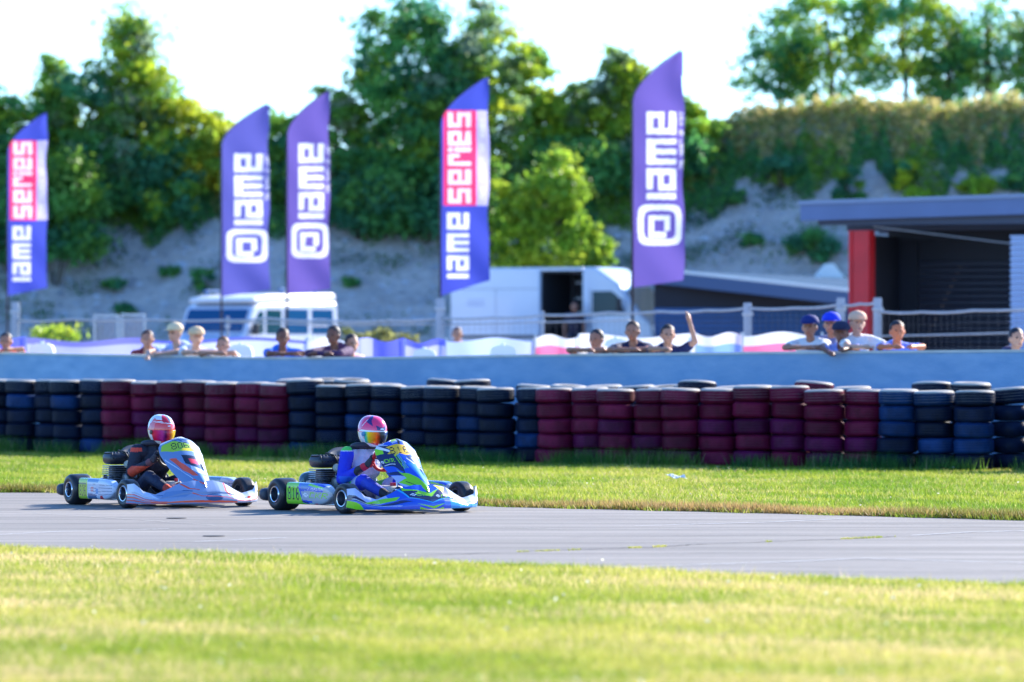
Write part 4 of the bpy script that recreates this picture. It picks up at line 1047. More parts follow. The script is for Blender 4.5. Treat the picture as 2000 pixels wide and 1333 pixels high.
# inner walls
x1 = 3.72
mb = MB(); mb.box((colx+.02, 4.6, zb/2-.12), (.12, 7.4, zb-.24)); mb.obj('side_wall', M_dark, garage)
mb = MB(); mb.box(((colx+x1)/2+.2, 8.2, zb/2-.12), (x1-colx+.4, .12, zb-.24)); mb.obj('back_wall', M_dark, garage)
n = 22
sh = MB(); sh.rbox((0, 0, 0), (x1-colx-.16, .03, .11), r=.012, seg=1); shm = sh.mesh('shutter_slat_mesh'); shm.materials.append(mat('shutter_navy', lin(12, 18, 44), 0.5, 0.2))
for k in range(n):
    o = link('shutter_slat', shm, None, garage); o.location = ((colx+x1)/2+.06, 2.9, .06+k*.118)
mb = MB(); mb.box(((colx+x1)/2+.06, 2.95, (n*.118+zb)/2-.02), (x1-colx-.1, .06, zb-n*.118+.0)); mb.obj('shutter_box', M_dark, garage)
mb = MB(); mb.box((colx+.14, 2.86, zb/2), (.55, .1, zb+.1)); mb.obj('inner_pier', M_dark, garage)
mb = MB(); mb.box(((colx+x1)/2+.1, 2.80, zb-.05), (x1-colx+.3, .08, .5)); mb.obj('lintel', M_dark, garage)
mb = MB(); mb.tube([(colx+.25, .42, zb-.10), (x1, .42, zb-.42)], .012, 6); mb.obj('cable', M_galv, garage)
# ribbed wall on the right of the opening
rp = []; z = 0.0; pr = []
for k in range(int((zb-.2)/.10)):
    z = k*.10; pr += [(z, 0), (z+.035, 0), (z+.05, -.09), (z+.085, -.09)]
V = []; 
for x in (x1, L-.3):
    for z, y in pr: V.append((x, .5+y, z))
m_ = len(pr); Fc = [(k, m_+k, m_+k+1, k+1) for k in range(m_-1)]
mb = MB(); mb.add(V, Fc); mb.obj('ribbed_cladding', mat('rib_silver', lin(150, 165, 200), 0.35, 0.5), garage)
mb = MB(); mb.box(((x1+L-.3)/2, .62, (zb-.25)/2), (L-.3-x1, .2, zb-.25)); mb.obj('end_wall', M_dark, garage)
tag(garage, 'open-fronted garage with flat grey roof and one red column', 'garage')

# low dark building behind
lb = at(1275, 672, 113); lz = padz(113); low = empty('low_building', (lb.x, 113, lz), 0.0)
def L_(px, py, d): q = at(px, py, d); return (q.x-lb.x, q.y-113, q.z-lz)
fa, fb, fc, fd = L_(1270, 526, 113), L_(1690, 572, 111), L_(1690, 546, 121), L_(1270, 531, 121)
fd = (fd[0], fd[1], max(fd[2], fa[2]+.02))
N = 15; V = []; Fc = []
for k in range(N*4+1):
    t = k/(N*4); zz = .03 if k % 4 in (1, 2) else 0
    a = Vector(fa).lerp(Vector(fd), t); b = Vector(fb).lerp(Vector(fc), t); V += [(a.x, a.y, a.z+zz), (b.x, b.y, b.z+zz)]
Fc = [(2*k, 2*k+1, 2*k+3, 2*k+2) for k in range(N*4)]
mb = MB(); mb.add(V, Fc); rf = mb.obj('roof', mat('low_roof', lin(56, 84, 100), 0.5, 0.2), low); md = rf.modifiers.new('t', 'SOLIDIFY'); md.thickness = .04
def slab(name, a, b, dz0, dz1, y0, y1, m, parent):
    mb = MB(); V = []
    for y in (y0, y1):
        V += [(a[0], a[1]+y, a[2]+dz0), (b[0], b[1]+y, b[2]+dz0), (b[0], b[1]+y, b[2]+dz1), (a[0], a[1]+y, a[2]+dz1)]
    mb.add(V, [(0, 1, 2, 3), (7, 6, 5, 4), (3, 2, 6, 7), (4, 5, 1, 0), (0, 3, 7, 4), (1, 5, 6, 2)]); return mb.obj(name, m, parent)
slab('roof_edge', fa, fb, -.02, .05, -.12, -.03, mat('edge_white', (0.8, 0.8, 0.8), 0.4), rf)
slab('fascia', fa, fb, -.34, -.025, -.10, -.04, mat('fascia_grey', lin(62, 84, 122), 0.5), low)
zt = fb[2]-.34
for k in range(14):
    h = zt/14
    mb = MB(); x0, x1_ = fa[0]+.1, fb[0]-.1; mb.box(((x0+x1_)/2, .10, h*(k+.5)), (x1_-x0, .06, h-.035)); mb.obj('wall_panel', M_navy, low)
mb = MB(); mb.add([(fa[0]+.1, .15, 0), (fb[0]-.1, .15, 0), (fb[0]-.1, .15, fb[2]-.1), (fa[0]+.1, .15, fa[2]-.1)], [(0, 1, 2, 3)]); o = mb.obj('inner_wall', M_dark, low); md = o.modifiers.new('t', 'SOLIDIFY'); md.thickness = .1
q = L_(1617, 541, 121); mb = MB(); mb.prism([(q[0]-.45, q[2]-.12), (q[0]-.05, q[2]+.34), (q[0]+.12, q[2]+.34), (q[0]+.52, q[2]-.18)], q[1]-.5, q[1]+.5); mb.obj('rooflight', mat('edge_white'), low)
tag(low, 'low navy building with sloping white-edged roof behind the fence', 'building')
# ================================================================== SPECTATORS
SK = [lin(190, 136, 110), lin(170, 116, 92), lin(126, 80, 62), lin(204, 156, 130)]
def person(px, hpy, label, skin, shirt, hair, lean=True, yaw=0.0, back=0.30, cap=None, brim=True, trousers=lin(40, 46, 66), arms='fold', d=None, longhair=False, hs=0.94, sit=False, sleeve=None):
    wp = wall_at(px) if d is None else None
    dd = (wp.y+0.2+back) if d is None else d
    hp = at(px, hpy, dd); gz_ = padz(dd) if not sit else hp.z-1.25; h = hp.z-gz_
    wtop = (wp.z-gz_) if wp is not None else 1.1
    root = empty('person', (hp.x, hp.y, gz_), math.radians(-90)+yaw)
    up = h
    if sit:
        hip = Vector((-.12, 0, .50)); chest = Vector((-.05, 0, .85)); feet = (.42, 0.0)
    else:
        ln = max(0.0, min(1.0, (1.60-h)/0.35)) if lean else 0.0
        hip = Vector((-.12-.38*ln, 0, min(.92, h*.58))); chest = Vector((-.05-.13*ln, 0, h-.34+.05*ln)); feet = (-.45*ln, 0)
    neck = Vector((-.02, 0, h-.15)); head = Vector((.02, 0, h))
    sh_z = h-.195; sx = chest.x*0.55-.01
    P = [('e', head+Vector((0, 0, .012)), (.112*hs, .092*hs, .128*hs), skin), ('e', head+Vector((.045, 0, -.055)), (.060, .060, .066), skin),
         ('c', head+Vector((.106, 0, .0)), head+Vector((.122, 0, -.03)), .010, .016, skin),
         ('e', head+Vector((0, .093, -.01)), (.022, .012, .03), skin), ('e', head+Vector((0, -.093, -.01)), (.022, .012, .03), skin),
         ('c', neck+Vector((-.02, 0, -.06)), head+Vector((-.01, 0, -.06)), .056, .050, skin),
         ('c', chest, hip+Vector((0, 0, .05)), .125, .12, skin), ('c', Vector((sx, -.13, sh_z-.03)), Vector((sx, .13, sh_z-.03)), .085, .085, skin),
         ('e', head+Vector((.100, .036, .012)), (.012, .013, .009), (.02, .015, .012)), ('e', head+Vector((.100, -.036, .012)), (.012, .013, .009), (.02, .015, .012)),
         ('e', head+Vector((.098, 0, -.066)), (.012, .026, .006), (.30, .08, .07))]
    hands = []
    S = []
    sl = sleeve if sleeve is not None else shirt
    for sg in (-1, 1):
        sh = Vector((sx, sg*.185, sh_z-.01)); 
        if arms == 'fold': el = Vector((wall_dx(back)-.02, sg*.235, wtop+.045)); ha = Vector((wall_dx(back)+.07, -sg*.05, wtop+.045))
        elif arms == 'hang': el = Vector((wall_dx(back)-.02, sg*.22, wtop+.045)); ha = Vector((wall_dx(back)+.19, sg*.10, wtop+(.02 if sg > 0 else -.02)))
        elif arms == 'raise' and sg > 0: el = Vector((.12, .33, h-.08)); ha = Vector((.12, .26, h+.17))
        elif arms == 'down': el = Vector((sx-.02, sg*.25, sh_z-.30)); ha = Vector((sx+.12, sg*.24, sh_z-.52))
        else: el = Vector((wall_dx(back)-.05, sg*.26, wtop+.045)); ha = Vector((wall_dx(back)+.10, sg*.12, wtop+.045))
        P.append(('c', sh, el, .05, .040, skin)); P.append(('c', el, ha, .038, .026, skin))
        dr = (ha-el).normalized(); sd2 = dr.cross(Vector((0, 0, 1))).normalized() if abs(dr.z) < .9 else Vector((1, 0, 0))
        P.append(('c', ha, ha+dr*.07, .030, .034, skin))
        for q in range(4):
            b0 = ha+dr*.075+sd2*(.030-.02*q); ln_ = (.055, .066, .062, .048)[q]; m0 = b0+dr*ln_*.6; P.append(('c', b0, m0, .0105, .0100, skin)); P.append(('c', m0, m0+(dr+Vector((0, 0, -.7))).normalized()*ln_*.45, .0095, .0085, skin))
        P.append(('c', ha+dr*.015+sd2*.025, ha+dr*.05+sd2*.058, .012, .010, skin))
        mid = sh.lerp(el, .62); S.append(('c', sh, mid, .068, .060, sl))
        if sleeve is not None: S.append(('c', mid, el, .058, .05, sl)); S.append(('c', el, ha, .048, .036, sl))
        # legs
        hj = hip+Vector((0, sg*.09, 0))
        if sit: kn = Vector((.30, sg*.12, .52)); an = Vector((.36, sg*.12, .08))
        else: kn = Vector(((hip.x+feet[0])/2+.05, sg*.10, hip.z*.52)); an = Vector((feet[0]-.03, sg*.11, .07))
        P.append(('c', hj, kn, .085, .055, skin)); P.append(('c', kn, an, .052, .034, skin)); P.append(('c', an+Vector((0, 0, -.03)), an+Vector((.15, 0, -.04)), .035, .03, skin))
    body = fuse('person_body', P, .013, 3); link('body', body, mat('skin', (0, 0, 0), 0.5, attr=True, spec=.4), root)
    S += [('c', chest+Vector((0, 0, .06)), hip+Vector((0, 0, .02)), .160, .145, shirt), ('c', Vector((sx, -.12, sh_z-.03)), Vector((sx, .12, sh_z-.03)), .098, .098, shirt), ('e', chest+Vector((.03, 0, 0)), (.13, .17, .17), shirt)]
    link('shirt', fuse('person_shirt', S, .02, 4), mat('clothing', (0, 0, 0), 0.85, attr=True, bump=(14, .03)), root)
    Tt = []
    for sg in (-1, 1):
        hj = hip+Vector((0, sg*.09, 0))
        if sit: kn = Vector((.30, sg*.12, .52)); an = Vector((.36, sg*.12, .12))
        else: kn = Vector(((hip.x+feet[0])/2+.05, sg*.10, hip.z*.52)); an = Vector((feet[0]-.03, sg*.11, .12))
        Tt += [('c', hj, kn, .105, .075, trousers), ('c', kn, an, .072, .062, trousers)]
    Tt.append(('c', hip+Vector((0, -.06, .03)), hip+Vector((0, .06, .03)), .125, .125, trousers))
    link('trousers', fuse('person_trousers', Tt, .028, 3), mat('clothing'), root)
    hp_ = [('e', head+Vector((-.018, 0, .035)), (.118*hs, .102*hs, .117*hs), hair)]
    if longhair: hp_ += [('c', head+Vector((-.06, 0, 0)), head+Vector((-.09, 0, -.20)), .075, .045, hair)]
    hm = fuse('person_hair', hp_, .016, 2)
    # trim the hair so the face stays free
    import bmesh
    bm = bmesh.new(); bm.from_mesh(hm)
    dl = [v for v in bm.verts if (v.co.x-head.x) > .042 and (v.co.z-head.z) < .062 or ((v.co.x-head.x) > -.03 and (v.co.z-head.z) < .0) or (not longhair and (v.co.z-head.z) < -.05)]
    bmesh.ops.delete(bm, geom=dl, context='VERTS'); bm.to_mesh(hm); bm.free()
    link('hair', hm, mat('hair', (0, 0, 0), 0.6, attr=True), root)
    if cap is not None:
        mb = MB(); prof = [(0, .126), (.03, .127), (.07, .112), (.10, .075), (.118, .0)]
        mb.lathe([(z+head.z+.045, r*hs*.98) for z, r in prof], c=(head.x-.008, 0, 0), axis='z', seg=22)
        co = mb.obj('cap', mat('cap_%d_%d_%d' % tuple(int(255*c) for c in cap), cap, 0.8), root, smooth=True)
        if brim:
            mb = MB(); pts = [(head.x+.07+.14*math.cos(a)*1.0, .092*math.sin(a)) for a in np.linspace(-math.pi/2, math.pi/2, 12)]
            mb.prism(pts, head.z+.045, head.z+.055, plane='xy'); mb.obj('brim', co.data.materials[0], co)
    return tag(root, label, 'person', 'spectators behind the wall')
def wall_dx(back): return back+0.06
WT = (0.74, 0.74, 0.76); LB = lin(160, 185, 230)
person(12, 668, 'spectator in an orange vest at the far left end of the wall', SK[1], lin(235, 90, 40), (0.02, .02, .03), arms='wide', sleeve=None)
person(343, 652, 'spectator with cream cap and pale blue shirt leaning out, arms over wall', SK[3], LB, lin(200, 170, 120), cap=lin(232, 205, 165), arms='hang', yaw=-.5)
person(383, 660, 'spectator with tan cap and white shirt beside the pale blue shirt', SK[3], WT, lin(205, 175, 130), cap=lin(222, 190, 150), arms='fold', yaw=.3)
person(436, 676, 'low spectator with brown hair resting chin near the white barrier', SK[0], WT, lin(110, 70, 50), arms='fold', yaw=-.2, hs=.9)
person(288, 664, 'spectator in dark red shirt half hidden beside the pale blue shirt', SK[1], lin(120, 40, 50), lin(60, 30, 30), back=1.0, arms='down')
person(552, 660, 'spectator in bright blue shirt leaning on the wall', SK[2], lin(30, 110, 220), (0.03, .02, .02), arms='fold', yaw=.2)
person(652, 656, 'dark-haired spectator in plum top leaning over with dark sleeves', SK[2], lin(96, 50, 84), (0.015, .012, .02), arms='fold', yaw=-.35, sleeve=lin(74, 46, 84))
person(686, 672, 'spectator in pale pink shirt close behind the plum top', SK[0], lin(245, 205, 215), (0.05, .03, .03), back=.75, arms='down', yaw=.4)
person(1166, 664, 'black-haired spectator in white shirt left of the navy shirts', SK[1], WT, (0.012, .012, .02), arms='fold', yaw=-.45, hs=.95)
person(1236, 648, 'bareheaded spectator in navy shirt with folded tan arms', SK[1], lin(22, 30, 70), lin(70, 48, 40), arms='fold', yaw=-.2)
person(1304, 655, 'spectator in navy shirt with one bare arm raised', SK[0], lin(20, 30, 78), lin(36, 26, 30), arms='raise', yaw=.1)
person(1582, 640, 'spectator in navy cap and white shirt at the near side of the group', SK[1], WT, lin(40, 30, 30), cap=lin(16, 36, 110), arms='fold', yaw=-.3)
person(1624, 634, 'spectator in bright blue cap in the middle of the group', SK[1], lin(120, 125, 165), lin(40, 30, 30), cap=lin(28, 60, 210), arms='down', back=.8, yaw=-.3)
person(1643, 652, 'spectator with white mask and lilac shirt leaning lowest in the group', SK[2], lin(150, 165, 235), lin(30, 26, 36), cap=lin(34, 38, 70), arms='hang', yaw=-.15)
person(1674, 632, 'spectator in wide tan hat and white shirt behind the group', SK[3], WT, lin(120, 90, 70), cap=lin(222, 178, 150), arms='wide', back=.55, yaw=.2)
person(1752, 648, 'tan-faced dark-haired spectator in blue and white shirt standing alone by the garage', lin(205, 120, 80), lin(120, 150, 240), lin(42, 34, 40), arms='wide', yaw=.1)
person(1984, 662, 'spectator with black hair in dark shirt by the garage end wall', SK[0], lin(30, 34, 90), (0.012, .012, .02), arms='down', back=.5, yaw=.3)
person(893, 654, 'small figure standing by the rear corner of the delivery van', SK[0], lin(190, 150, 160), lin(90, 50, 50), d=82, arms='down')
person(1122, 600, 'figure in dark clothes sitting in the open side door of the van', SK[1], lin(50, 44, 66), lin(60, 44, 44), d=116.9, arms='down', sit=True)
# ================================================================== KARTS
M_body = mat('kart_bodywork', (0, 0, 0), 0.22, attr=True, coat=0.6, spec=0.5)
M_slick = mat('slick_tyre', (0.016, 0.017, 0.022), 0.38, noise=(14, 0.25), bump=(60, 0.001))
M_rim = mat('magnesium_rim', (0.10, 0.12, 0.16), 0.35, 0.7)
M_tube = mat('frame_tube', (0.30, 0.31, 0.34), 0.3, 0.8)
M_chrome = mat('bright_metal', (0.75, 0.76, 0.80), 0.15, 1.0)
M_blk = mat('black_plastic', (0.012, 0.014, 0.022), 0.35)
M_seat = mat('seat_shell', (0.06, 0.065, 0.08), 0.35, coat=.3)
M_cable = mat('rubber_cable', (0.02, 0.02, 0.02), 0.6)
BLU = (0.010, 0.085, 0.62); DBL = (0.008, 0.02, 0.10); MBL = (0.02, 0.16, 0.50); CY = (0.02, 0.42, 0.78); LIME = (0.25, 0.68, 0.012); YEL = (0.86, 0.66, 0.01); ORY = (0.86, 0.52, 0.02)
WH = (0.78, 0.80, 0.84); LL = (0.40, 0.46, 0.74); NUM = (0.01, 0.012, 0.02); CRIM = (0.55, 0.01, 0.12)
STL = (0.15, 0.25, 0.46); STD = (0.05, 0.12, 0.27); ORR = (0.85, 0.10, 0.05); PALE = (0.52, 0.60, 0.76); REDD = (0.62, 0.02, 0.03)

def ckr(pt, x0, y0, w_, h, shear=0.0):
    pt.text('CKR', x0+w_*.55, y0, w_*.42, h, LIME, gap=.25, shear=shear)
    for k, (a, b) in enumerate(((0, .55), (.14, .30), (.28, .75), (.28, .15), (.42, .45), (0.14, .8))): pt.rect(x0+w_*a*.8, y0+h*b*.8, x0+w_*(a*.8+.13), y0+h*(b*.8+.26), WH)

def pod_paint(k):
    def f(x, y):     # x: 0 rear .. 1 front, y: 0 bottom .. 1 top
        if k == 1:
            pt = Paint(x, y, (0.42, 0.46, 0.50)); pt.poly([(.30, 1.1), (.92, 1.1), (.86, .62), (.45, .66), (.40, .5), (.36, .25), (.62, .18), (.66, -.1), (.30, -.1)], BLU)
            pt.poly([(.36, .62), (.86, .62), (1.1, .5), (1.1, -.1), (.66, -.1), (.62, .2), (.40, .30)], (0.40, 0.44, 0.50))
            pt.poly([(.32, 1.1), (.60, 1.1), (.50, .72), (.37, .70)], MBL); pt.poly([(.55, 1.0), (.88, .84), (.86, .74), (.52, .9)], LIME)
            pt.poly([(-.1, 1.1), (.30, 1.1), (.31, .7), (.40, .1), (.55, .03), (.55, -.1), (-.1, -.1)], LIME); pt.poly([(.36, .2), (.62, .06), (.40, .12)], NUM)
            pt.text('816', .055, .20, .072, .62, NUM, gap=.35); pt.text('J.MORSTON', .50, .68, .034, .13, WH, gap=.2, shear=.15); ckr(pt, .41, .32, .26, .26, .1)
            pt.rect(.55, -.1, .66, .10, (0.30, 0.55, 0.65)); pt.rect(.68, -.1, .74, .08, CRIM)
        else:
            pt = Paint(x, y, PALE); pt.poly([(.28, -.1), (.60, -.1), (.52, .25), (.30, .30)], STD); pt.rect(.28, .82, .6, 1.1, (0.06, 0.2, 0.45))
            for q in range(4): pt.line((.45, .2+.18*q), (.95, .30+.14*q), .025, STD)
            pt.poly([(.62, -.1), (.78, -.1), (.72, .22), (.66, .2)], REDD); pt.disc(.42, .5, .05, .13, (0.7, .25, .3)); pt.rect(.52, .3, .6, .55, (0.03, .28, .62))
            for q in range(3): pt.line((.32, .35+.13*q), (.52, .37+.13*q), .03, WH)
            pt.rect(-.1, -.1, .27, 1.1, (0.40, 0.58, 0.02)); pt.rect(.02, .70, .25, .80, (0.05, .16, .10)); pt.text('806', .04, .16, .055, .50, (0.06, .10, .03), gap=.3)
        return pt.c
    return f
def nassau_paint(k):
    def f(x, y):   # x -1 near side .. 1 far side, y 1 top .. 0 bottom
        x = np.clip(x+.22*(1-np.abs(x)*.6), -1, 1.1)
        if k == 1:
            pt = Paint(x, y, BLU)
            pt.poly([(-1.2, .95), (-.2, .90), (-.15, .55), (-.35, .30), (-1.2, .45)], DBL); pt.poly([(-1.0, .56), (-.45, .50), (-.3, .40), (-.9, .44)], BLU); pt.poly([(.3, .60), (.62, .50), (.95, .20), (.5, .42)], LIME)
            pt.poly([(-1.1, 1.1), (1.2, 1.1), (1.2, .88), (.3, .92), (-.4, .86), (-1.1, .93)], (0.44, 0.50, 0.70)); pt.poly([(-.35, 1.02), (.25, .98), (0, .93), (-.2, .91)], (0.45, .66, .03))
            pt.poly([(-.5, 1.0), (-.1, .86), (-.05, .82), (-.6, .9)], BLU); pt.poly([(0.1, .99), (.35, .99), (.22, .86), (.12, .86)], NUM); pt.poly([(.35, 1.1), (1.2, 1.05), (1.2, .9), (.5, .93)], CY)
            pt.poly([(-1.1, .92), (-.62, .80), (-.62, .74), (-1.1, .76)], LIME); pt.poly([(-.9, .92), (-.35, .78), (-.35, .74), (-.95, .88)], WH)
            pt.poly([(-.48, .84), (.0, .87), (.6, .84), (1.2, .80), (1.2, .66), (.62, .70), (.3, .66), (.0, .70), (-.28, .66), (-.2, .71), (-.5, .72), (-.3, .78)], ORY)
            pt.text('816', -.36, .70, .22, .125, NUM, gap=.45)
            ckr(pt, -.90, .59, .26, .055); pt.rect(-.85, .555, -.42, .563, WH)
            for q in range(3): pt.line((-.26+q*.09, .68), (-.20+q*.08, .44), .028, LIME)
            pt.poly([(.25, .66), (1.1, .62), (1.1, .45), (.85, .35), (.6, .5), (.3, .55)], DBL); pt.line((.2, .6), (.9, .30), .022, WH); pt.line((.45, .62), (1.0, .38), .018, WH); pt.line((.0, .56), (.25, .28), .02, WH)
            pt.poly([(.0, .52), (.6, .5), (1.0, .30), (.9, .02), (.45, .0), (.15, .30)], (0.01, .16, .70))
            pt.poly([(-1.2, .42), (-.3, .30), (-.1, .2), (-.6, .10), (-1.2, .25)], LL)
            pt.poly([(-.55, .46), (-.2, .34), (.1, .22), (.45, .0), (.15, -.1), (-.25, .02), (-.9, .24), (-.45, .28)], LIME); pt.line((-.6, .22), (.15, -.02), .02, NUM)
            pt.poly([(.35, -.1), (.5, .12), (1.2, .40), (1.2, -.1)], YEL); pt.poly([(.75, .0), (1.2, .12), (1.2, -.1)], (0.8, .25, .35))
        else:
            pt = Paint(x, y, STL); pt.poly([(-1.2, 1.1), (1.2, 1.1), (1.2, .9), (-.2, .93), (-1.2, .86)], WH)
            for q in range(5): pt.line((-.6+.25*q, .98-.012*q), (-.1+.26*q, .88), .022, STD)
            pt.poly([(-.78, .87), (-.3, .90), (.7, .80), (.6, .68), (-.4, .70), (-.85, .76)], (0.36, .58, .03)); pt.text('806', -.40, .735, .24, .125, NUM, gap=.25)
            pt.poly([(.1, .74), (.9, .74), (.7, .69), (.0, .70)], YEL)
            pt.poly([(-.7, .60), (-.4, .60), (.1, .20), (-.2, .22)], ORR); pt.line((-.85, .60), (-.2, .10), .03, PALE)
            pt.poly([(-.12, .62), (.75, .58), (.85, .38), (.35, .34), (-.15, .46)], (0.006, .008, .03)); pt.poly([(.12, .54), (.55, .52), (.5, .42), (.12, .44)], REDD)
            pt.poly([(.0, .40), (.4, .33), (.9, .36), (.8, .26), (.2, .24), (-.05, .32)], WH)
            pt.pline([(-.3, .16), (.1, .06), (.6, .05)], .03, ORR); pt.poly([(.7, .9), (1.2, .9), (1.2, -.1), (.9, .1)], WH); pt.poly([(.4, .2), (.8, .22), (.9, .05), (.5, .04)], (0.7, .28, .28))
        return pt.c
    return f
def spoiler_paint(k):
    def f(x, y):   # x -1 near .. 1 far, y 0 bottom .. 1 top
        if k == 1:
            pt = Paint(x, y, BLU)
            pt.poly([(-1.1, 1.1), (-.5, 1.1), (-.52, .6), (-.72, .42), (-1.1, .62)], LL); pt.poly([(-.98, .70), (-.62, .40), (-.66, .3), (-1.1, .5)], DBL)
            pt.poly([(-1.1, .55), (-.88, .30), (-.80, -.1), (-1.1, -.1)], LIME); pt.poly([(-1.1, .2), (-.9, .0), (-.93, -.1), (-1.1, -.1)], NUM)
            pt.poly([(-.84, .42), (-.62, .95), (-.38, .66), (-.44, .55), (-.6, .58)], LIME); pt.poly([(-.84, .40), (-.38, .48), (-.24, .36), (-.55, .30)], DBL); pt.line((-.95, .5), (-.4, .2), .03, WH)
            pt.poly([(-.36, .98), (-.27, .55), (.02, .30), (.28, .55), (.32, 1.0), (.02, .62)], DBL); pt.pline([(-.36, .98), (-.28, .54), (.02, .28), (.30, .54)], .022, CY)
            pt.poly([(-.33, 1.1), (-.28, .92), (-.12, .78), (.02, .66), (.18, .86), (.02, .52), (-.18, .66), (-.13, .76), (-.32, .86)], LIME); pt.poly([(.12, .98), (.22, .70), (.30, .98)], YEL)
            ckr(pt, -.25, .56, .15, .15, -.1); ckr(pt, .09, .46, .13, .15, .1)
            pt.poly([(-.20, .26), (.02, .12), (.22, .26), (.04, .02)], LIME); pt.poly([(-.16, .10), (-.14, -.1), (.2, -.1), (.18, .08), (.03, -.06)], LIME)
            pt.poly([(.42, 1.1), (.55, .5), (.72, .3), (1.1, .55), (1.1, 1.1)], WH); pt.poly([(.30, .5), (.5, .45), (.9, .2), (1.1, .6), (1.1, -.1), (.30, -.1)], (0.015, 0.30, 0.70)); pt.poly([(.93, -.1), (.96, .5), (1.1, .8), (1.1, -.1)], YEL)
            pt.poly([(.33, 1.0), (.5, 1.0), (.47, .45), (.36, .55)], (0.60, .72, .82))
        else:
            pt = Paint(x, y, (0.24, 0.32, 0.52)); pt.poly([(-1.1, 1.1), (-.75, 1.1), (-.6, .5), (-1.1, .4)], PALE)
            for q in range(4): pt.pline([(-1.05, .52-.16*q), (-.85, .42-.14*q), (-.55, .20-.05*q)], .05, ORR)
            pt.poly([(-1.1, .02), (.6, .02), (.9, .05), (.9, -.1), (-1.1, -.1)], STD); pt.poly([(-.75, .10), (.45, .03), (.45, .12), (-.72, .20)], ORR)
            pt.pline([(-.62, .85), (-.45, .55), (-.30, .66), (-.2, .58)], .035, STD); pt.pline([(-.30, .95), (-.22, .70), (-.1, .62)], .035, ORR); pt.disc(.1, .28, .13, .16, STD); pt.pline([(-.2, .5), (-.08, .35), (.3, .3), (.5, .2)], .03, ORR)
            pt.poly([(-.5, .9), (-.2, .5), (-.3, .35), (-.6, .55)], STL); pt.poly([(.35, 1.1), (1.1, 1.1), (1.1, .1), (.4, .25)], WH); pt.pline([(.32, 1.0), (.30, .6), (.36, .4)], .03, ORR); pt.pline([(.5, .18), (1.05, .28)], .07, ORR); pt.rect(.66, .42, .72, .62, ORR)
        return pt.c
    return f
def bumper_paint(k):
    def f(x, y):
        if k == 1:
            pt = Paint(x, y, MBL); pt.rect(-.1, -.1, .42, 1.1, (0.05, .12, .16)); ckr(pt, .05, .4, .28, .35); pt.rect(.42, -.1, .54, 1.1, LIME); pt.poly([(.2, 1.0), (.5, 1.1), (.5, .85)], LIME)
        else: pt = Paint(x, y, (0.02, .06, .16))
        return pt.c
    return f

def wheel(parent, x, y, r, w_, outer, steer=0.0, name_t='tyre'):
    e = empty('wheel', (x, y, r), steer, parent); rr = .066
    mb = MB(); h = w_/2; pr = [(-h*.86, rr+.002), (-h*.97, rr+.02), (-h, r*.72), (-h*.93, r*.90), (-h*.74, r*.985), (-h*.4, r), (h*.4, r), (h*.74, r*.985), (h*.93, r*.90), (h, r*.72), (h*.97, rr+.02), (h*.86, rr+.002)]
    mb.lathe(pr, seg=44, caps=False); mb.obj(name_t, M_slick, e, angle=50)
    mb = MB(); s_ = outer
    mb.lathe([(s_*h*.90, rr+.008), (s_*h*.98, rr+.002), (s_*h*.96, rr-.004), (s_*h*.70, rr-.008)], seg=40, caps=False); mb.obj('rim_lip', M_chrome, e, angle=40); mb = MB()
    mb.lathe([(s_*h*.72, rr-.006), (-s_*h*.25, rr-.014), (-s_*h*.4, .040), (-s_*h*.4, .022)], seg=36, caps=False)
    mb.lathe([(-s_*h*.90, rr+.004), (-s_*h*.88, rr-.006), (-s_*h*.1, rr-.012), (-s_*h*.02, .028)], seg=36, caps=False); mb.obj('rim', M_rim, e, angle=40)
    mb = MB(); mb.lathe([(-s_*h*.38, .028), (s_*h*.12, .026), (s_*h*.16, .018), (s_*h*.16, 0)], seg=12); mb.obj('hub', M_chrome, e)
    for q in range(3):
        a = q*2.094+.4; mb = MB(); mb.lathe([(0, .007), (s_*.02, .007), (s_*.02, 0)], c=(math.cos(a)*.036, -s_*h*.36, math.sin(a)*.036), seg=6); mb.obj('wheel_nut', M_chrome, e)
    return e

